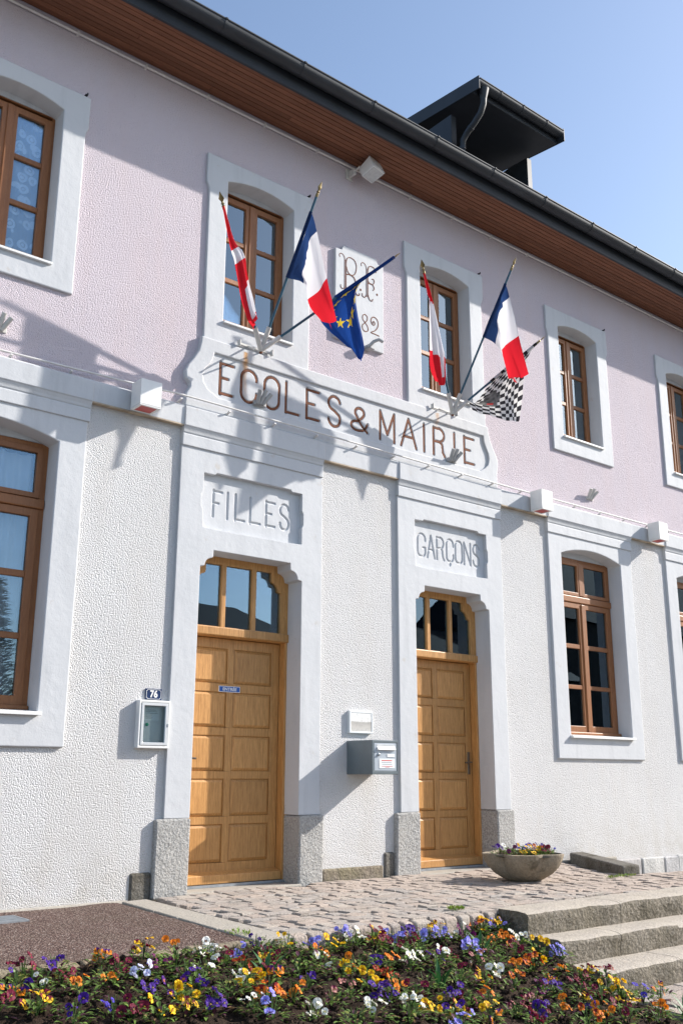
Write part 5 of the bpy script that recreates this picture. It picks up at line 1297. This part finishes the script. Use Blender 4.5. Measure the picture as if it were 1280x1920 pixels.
SPOTS = [[2.16, -2.19, "maroon"], [2.34, -2.26, "purpleleaf"], [2.58, -2.26, "orangepurple"], [2.84, -2.26, "maroonyellow"], [3.03, -2.26, "orange"], [3.27, -2.21, "whiteface"], [2.12, -2.64, "white"], [1.96, -2.69, "orangepurple"], [2.01, -2.85, "maroonyellow"], [2.28, -2.72, "orangeleaf"], [2.66, -2.6, "palelavender"], [2.7, -2.87, "purpleorange"], [2.75, -3.15, "purple"], [2.4, -3.04, "maroon"], [2.14, -2.96, "purple"], [3.25, -2.66, "rust"], [3.09, -2.96, "yellow"], [3.26, -2.9, "orangepurple"], [3.22, -3.17, "orange"], [3.49, -2.94, "purple"], [4.26, -1.72, "lavender"], [3.95, -2.35, "lavender"], [4.51, -1.76, "maroonyellow"], [4.09, -2.4, "yellow"], [3.81, -2.09, "yellowleaf"], [3.59, -2.11, "purpleleaf"], [2.93, -3.24, "whiteface"], [2.97, -3.34, "lavender"], [3.42, -3.23, "maroonpink"], [3.18, -3.39, "white"], [2.48, -3.15, "yellow"], [3.26, -2.48, "maroon"], [3.0, -2.69, "whiteleaf"], [4.77, -1.73, "purple"], [4.67, -2.23, "lavenderbig"], [4.28, -2.4, "white"], [5.47, -1.54, "rustorange"], [5.54, -1.78, "yellowleaf"], [5.03, -2.39, "lavenderbig"], [5.08, -2.65, "lavenderbig"], [6.07, -1.52, "orange"], [6.46, -1.54, "lavender"], [5.54, -2.23, "maroonpurple"], [5.87, -2.28, "yellow"], [5.55, -2.49, "orangebig"], [5.75, -2.5, "white"], [5.72, -2.66, "yellow"], [5.78, -2.76, "lavenderbig"], [4.37, -2.79, "white"], [4.69, -2.75, "white"], [4.28, -2.71, "orange"], [3.99, -2.76, "orangeleaf"], [4.0, -3.07, "orange"], [3.82, -3.06, "yellow"], [3.81, -3.22, "purplebig"], [4.21, -3.1, "greenleaf"], [3.59, -3.17, "maroonpink"], [3.93, -3.43, "yellow"], [4.5, -3.3, "orange"], [4.69, -3.07, "maroonyellow"], [5.15, -2.94, "orange"], [4.86, -3.18, "rustorange"], [5.3, -3.08, "orangepurple"], [5.57, -3.01, "orange"], [5.13, -3.25, "purple"], [5.33, -3.29, "maroon"], [5.6, -3.3, "yellow"], [5.64, -3.36, "yellow"], [5.81, -3.41, "violet"], [5.99, -3.42, "orangepurple"], [4.75, -3.41, "maroonpink"], [4.86, -3.53, "orange"], [4.48, -3.52, "maroonpink"], [4.25, -3.54, "yellow"], [4.28, -3.36, "maroon"], [4.21, -3.31, "purple"], [4.7, -2.44, "maroon"], [5.07, -2.06, "maroonyellow"], [4.7, -2.54, "greenleaf"], [4.27, -2.59, "greenleaf"], [3.81, -2.63, "whiteleaf"], [5.55, -3.14, "maroon"], [4.98, -3.27, "maroonpurple"], [5.26, -2.39, "maroonpurple"], [2.93, -2.62, "greenleaf"], [2.48, -2.59, "orangeleaf"], [2.34, -2.95, "violet"], [3.75, -3.46, "white"], [3.52, -3.43, "white"], [3.6, -2.71, "greenleaf"], [3.77, -2.88, "yellowleaf"], [4.53, -3.04, "greenleaf"], [5.11, -2.81, "greenleaf"], [5.12, -3.53, "purple"], [5.4, -3.59, "maroonyellow"], [5.33, -2.1, "whiteleaf"], [4.97, -1.77, "white"], [2.93, -3.02, "greenleaf"], [2.63, -3.13, "maroonyellow"], [4.58, -3.59, "purple"], [5.1, -3.63, "orange"], [4.01, -3.22, "maroon"], [2.17, -2.4, "greenleaf"], [2.07, -2.44, "purple"], [3.69, -2.42, "greenleaf"]]
kinds_ = ['maroon', 'maroonpurple', 'purple', 'maroon', 'maroonpurple', 'yellow', 'white', 'rust', 'maroonyellow', 'orangepurple', 'maroonpink', 'greenleaf', 'orangeleaf', 'lavender', 'purpleleaf', 'whiteleaf', 'maroon', 'rustorange']
tries = 0; extra = 0
while extra < 48 and tries < 6000:
    tries += 1
    x = rnd.uniform(1.8, 5.75); y = rnd.uniform(-3.75, -2.32)
    if y < -2.5 - .42 * (x - .9): continue
    if all(math.hypot(x - s_[0], (y - s_[1])) > .135 for s_ in SPOTS): SPOTS.append([x, y, rnd.choice(kinds_)]); extra += 1
for x, y, kind in SPOTS:
    y = min(y, -2.30); lim = 5.70 if y > -2.7 else 5.80
    if y > -3.1: x = min(x, lim)
    else: x = min(x, 5.98)
    root, nm = plant(x, y, bed_h(x, y) - .012, kind, rnd, rnd.uniform(.95, 1.15)); PLN.append((root, nm, x, y, kind))
for x, y in ((4.35, -3.05), (3.35, -2.72), (5.15, -2.62), (5.95, -3.62)):
    o = thing('tulip_leaves', (x, y, bed_h(x, y) - .01), None, 'tulip plant'); put_ = link('foliage', FOLL[int(x) % 2], o); put_.matrix_parent_inverse = Matrix.Identity(4)
    o['label'] = {4.35: 'narrow upright tulip leaves without a flower in the middle of the bed', 3.35: 'narrow upright tulip leaves in the left half of the bed, near rust red pansies', 5.15: 'narrow upright tulip leaves near the top granite step', 5.95: 'narrow upright tulip leaves at the bed corner by the lower pavement'}[x]; o['group'] = 'tulip leaves in the bed'
# labels that single each plant out: colour, where in the bed, and its nearest neighbour
used = {}
def zone(x, y):
    v = 'back row along the paving' if y > -2.42 else ('middle rows' if y > -2.95 else 'front row')
    h_ = 'far left' if x < 2.5 else ('left' if x < 3.4 else ('centre' if x < 4.3 else ('right' if x < 5.1 else 'far right')))
    return f'in the {h_} {v}'
for i, (root, nm, x, y, kind) in enumerate(PLN):
    nb = sorted((math.hypot(x - p[2], y - p[3]), j) for j, p in enumerate(PLN) if j != i)
    size = 'large ' if kind.endswith('big') else ('leafy ' if kind.endswith('leaf') else '')
    cand = [f'{size}{nm} pansy {zone(x, y)}']
    zs = zone(x, y).replace(' along the paving', '')
    for _, j in nb[:5]:
        p = PLN[j]; side = ('right of' if x > p[2] else 'left of') if abs(x - p[2]) > abs(y - p[3]) else ('in front of' if y < p[3] else 'behind')
        cand.append(f'{nm} pansy {zs}, {side} a {p[1]} one')
    for c_ in cand:
        if c_ not in used: break
    used[c_] = root; root['label'] = c_; root['group'] = 'pansies in the flower bed'
for k, (dx, dy, kind, w_) in enumerate([(-.24, -.10, 'maroonpurple', 'at the left rim'), (-.13, -.17, 'yellow', 'at the front left'), (-.03, -.20, 'yellow', 'at the front'), (-.02, -.02, 'violet', 'in the middle'), (.10, -.14, 'rustorange', 'right of the violet one'), (.16, .02, 'purple', 'towards the right'), (.26, -.02, 'purple', 'at the right rim'), (-.12, .08, 'green', 'at the back'), (.06, -.21, 'maroon', 'at the front right'), (-.26, .05, 'purple', 'at the left back'), (.20, -.14, 'lavender', 'at the right front rim'), (.14, .14, 'yellow', 'at the right back'), (-.20, -.02, 'whiteface', 'left of the violet one')]):
    root, nm = plant(PX_ + dx, PY_ + dy, .185, kind, rnd, 1.0); root['label'] = f'{nm} pansy {w_} of the stone bowl'; root['group'] = 'pansies in the stone bowl'

# moss and weeds in joints
def moss(name, cx, cy, cz, rx, ry, n_, label, kind='stuff'):
    mb = MB(); cols = []; rn = random.Random(int(cx * 100))
    for k in range(n_):
        a = rn.uniform(0, 2 * PI); r = math.sqrt(rn.random()); p = Vector((cx + rx * r * math.cos(a), cy + ry * r * math.sin(a), cz + rn.uniform(0, .012)))
        c_ = (.12 + .1 * rn.random(), .19 + .12 * rn.random(), .03)
        leaf_into(mb, cols, p, Vector((rn.uniform(-1, 1), rn.uniform(-1, 1), rn.uniform(.5, 1.5))), Vector((0, 0, 1)), rn.uniform(.012, .032), rn.uniform(.006, .012), c_)
    o = link(name, colour_mesh(name, mb, cols, MT['leaf'])); tag(o, label, 'moss', None, kind)
moss('moss', 5.52, -2.05, -.035, .07, .05, 150, 'bright green tuft of moss at the edge of the cobbles')
moss('weeds', 6.12, -3.10, -.53, .16, .05, 160, 'low weeds growing at the foot of the lowest step')
moss('weeds', 8.5, -1.36, -.03, .25, .03, 120, 'thin moss along the kerb block behind the bowl')
moss('weeds', 3.72, -1.9, -.06, .06, .12, 70, 'dry moss where asphalt meets the concrete border')

# ================================================================== ACROSS THE STREET (seen mirrored in the panes)
def house(x, y, w, d, hw, hr, hip, label, wall, name='house'):
    t_ = thing(name, (x, y, -.6), label, 'house')
    mb = MB(); mb.box(x - w / 2, x + w / 2, y - d / 2, y + d / 2, -.6, hw); wl = new('wall', mb, wall, t_)
    mb = MB(); e = .5; a, b_, c_, d_ = x - w / 2 - e, x + w / 2 + e, y - d / 2 - e, y + d / 2 + e; h_ = hip
    mb.add([(a, c_, hw), (b_, c_, hw), (b_, d_, hw), (a, d_, hw), (a + h_, y, hr), (b_ - h_, y, hr)], [(0, 1, 5, 4), (1, 2, 5), (2, 3, 4, 5), (3, 0, 4), (3, 2, 1, 0)])
    new('roof', mb, MT['black_slate'], t_)
    for k in range(int(w // 2.6)):
        xx = x - w / 2 + 1.4 + k * 2.6
        for z in (.6, 3.2):
            if z + 1.4 > hw: continue
            f = MB(); f.box(xx - .5, xx + .5, y + d / 2 - .02, y + d / 2 + .05, z, z + 1.4); fw = new('window', f, MT['white'], t_)
            f = MB(); f.box(xx - .42, xx + .42, y + d / 2 + .03, y + d / 2 + .06, z + .08, z + 1.32); new('pane', f, MT['navy'], fw)
dk = simple('dark_render', (.07, .062, .055), .9, 0, .2, .2, 3)
house(26.0, -34.0, 9.5, 9, 6.0, 9.2, 4.2, 'dark-roofed hipped house across the street, mirrored in the left fanlight', dk)
house(41.0, -34.0, 15, 9, 6.4, 9.4, .5, 'long slate-roofed house across the street, mirrored in the right fanlight', dk)
house(70.0, -39.0, 40, 12, 11.0, 17.5, 3.0, 'tall dark-roofed building down the street, mirrored in the right windows', dk)
tr = thing('conifer_tree', (13.2, -30, -.6), 'dark conifer across the street, mirrored in the left ground-floor window', 'tree')
mb = MB(); mb.tube([(13.2, -30, -.6), (13.2, -30, 3), (13.25, -30, 8.2)], .28, 10, True, .04); new('trunk', mb, simple('bark', (.09, .06, .04), .9), tr)
mb = MB(); cols = []; rn = random.Random(4)
for k in range(2600):
    f = rn.random(); z = .6 + 7.6 * f; R_ = (1 - f) ** .8 * 2.1 * rn.uniform(.55, 1.05) + .08; a = rn.uniform(0, 2 * PI)
    c_ = [v * rn.uniform(.6, 1.2) for v in (.035, .065, .028)]
    leaf_into(mb, cols, Vector((13.2 + R_ * math.cos(a) * .75, -30 + R_ * math.sin(a) * .75, z)), Vector((math.cos(a), math.sin(a), rn.uniform(.1, .9))), Vector((0, 0, 1)), rn.uniform(.3, .6), rn.uniform(.08, .16), c_)
link('crown', colour_mesh('crown', mb, cols, MT['leaf']), tr)
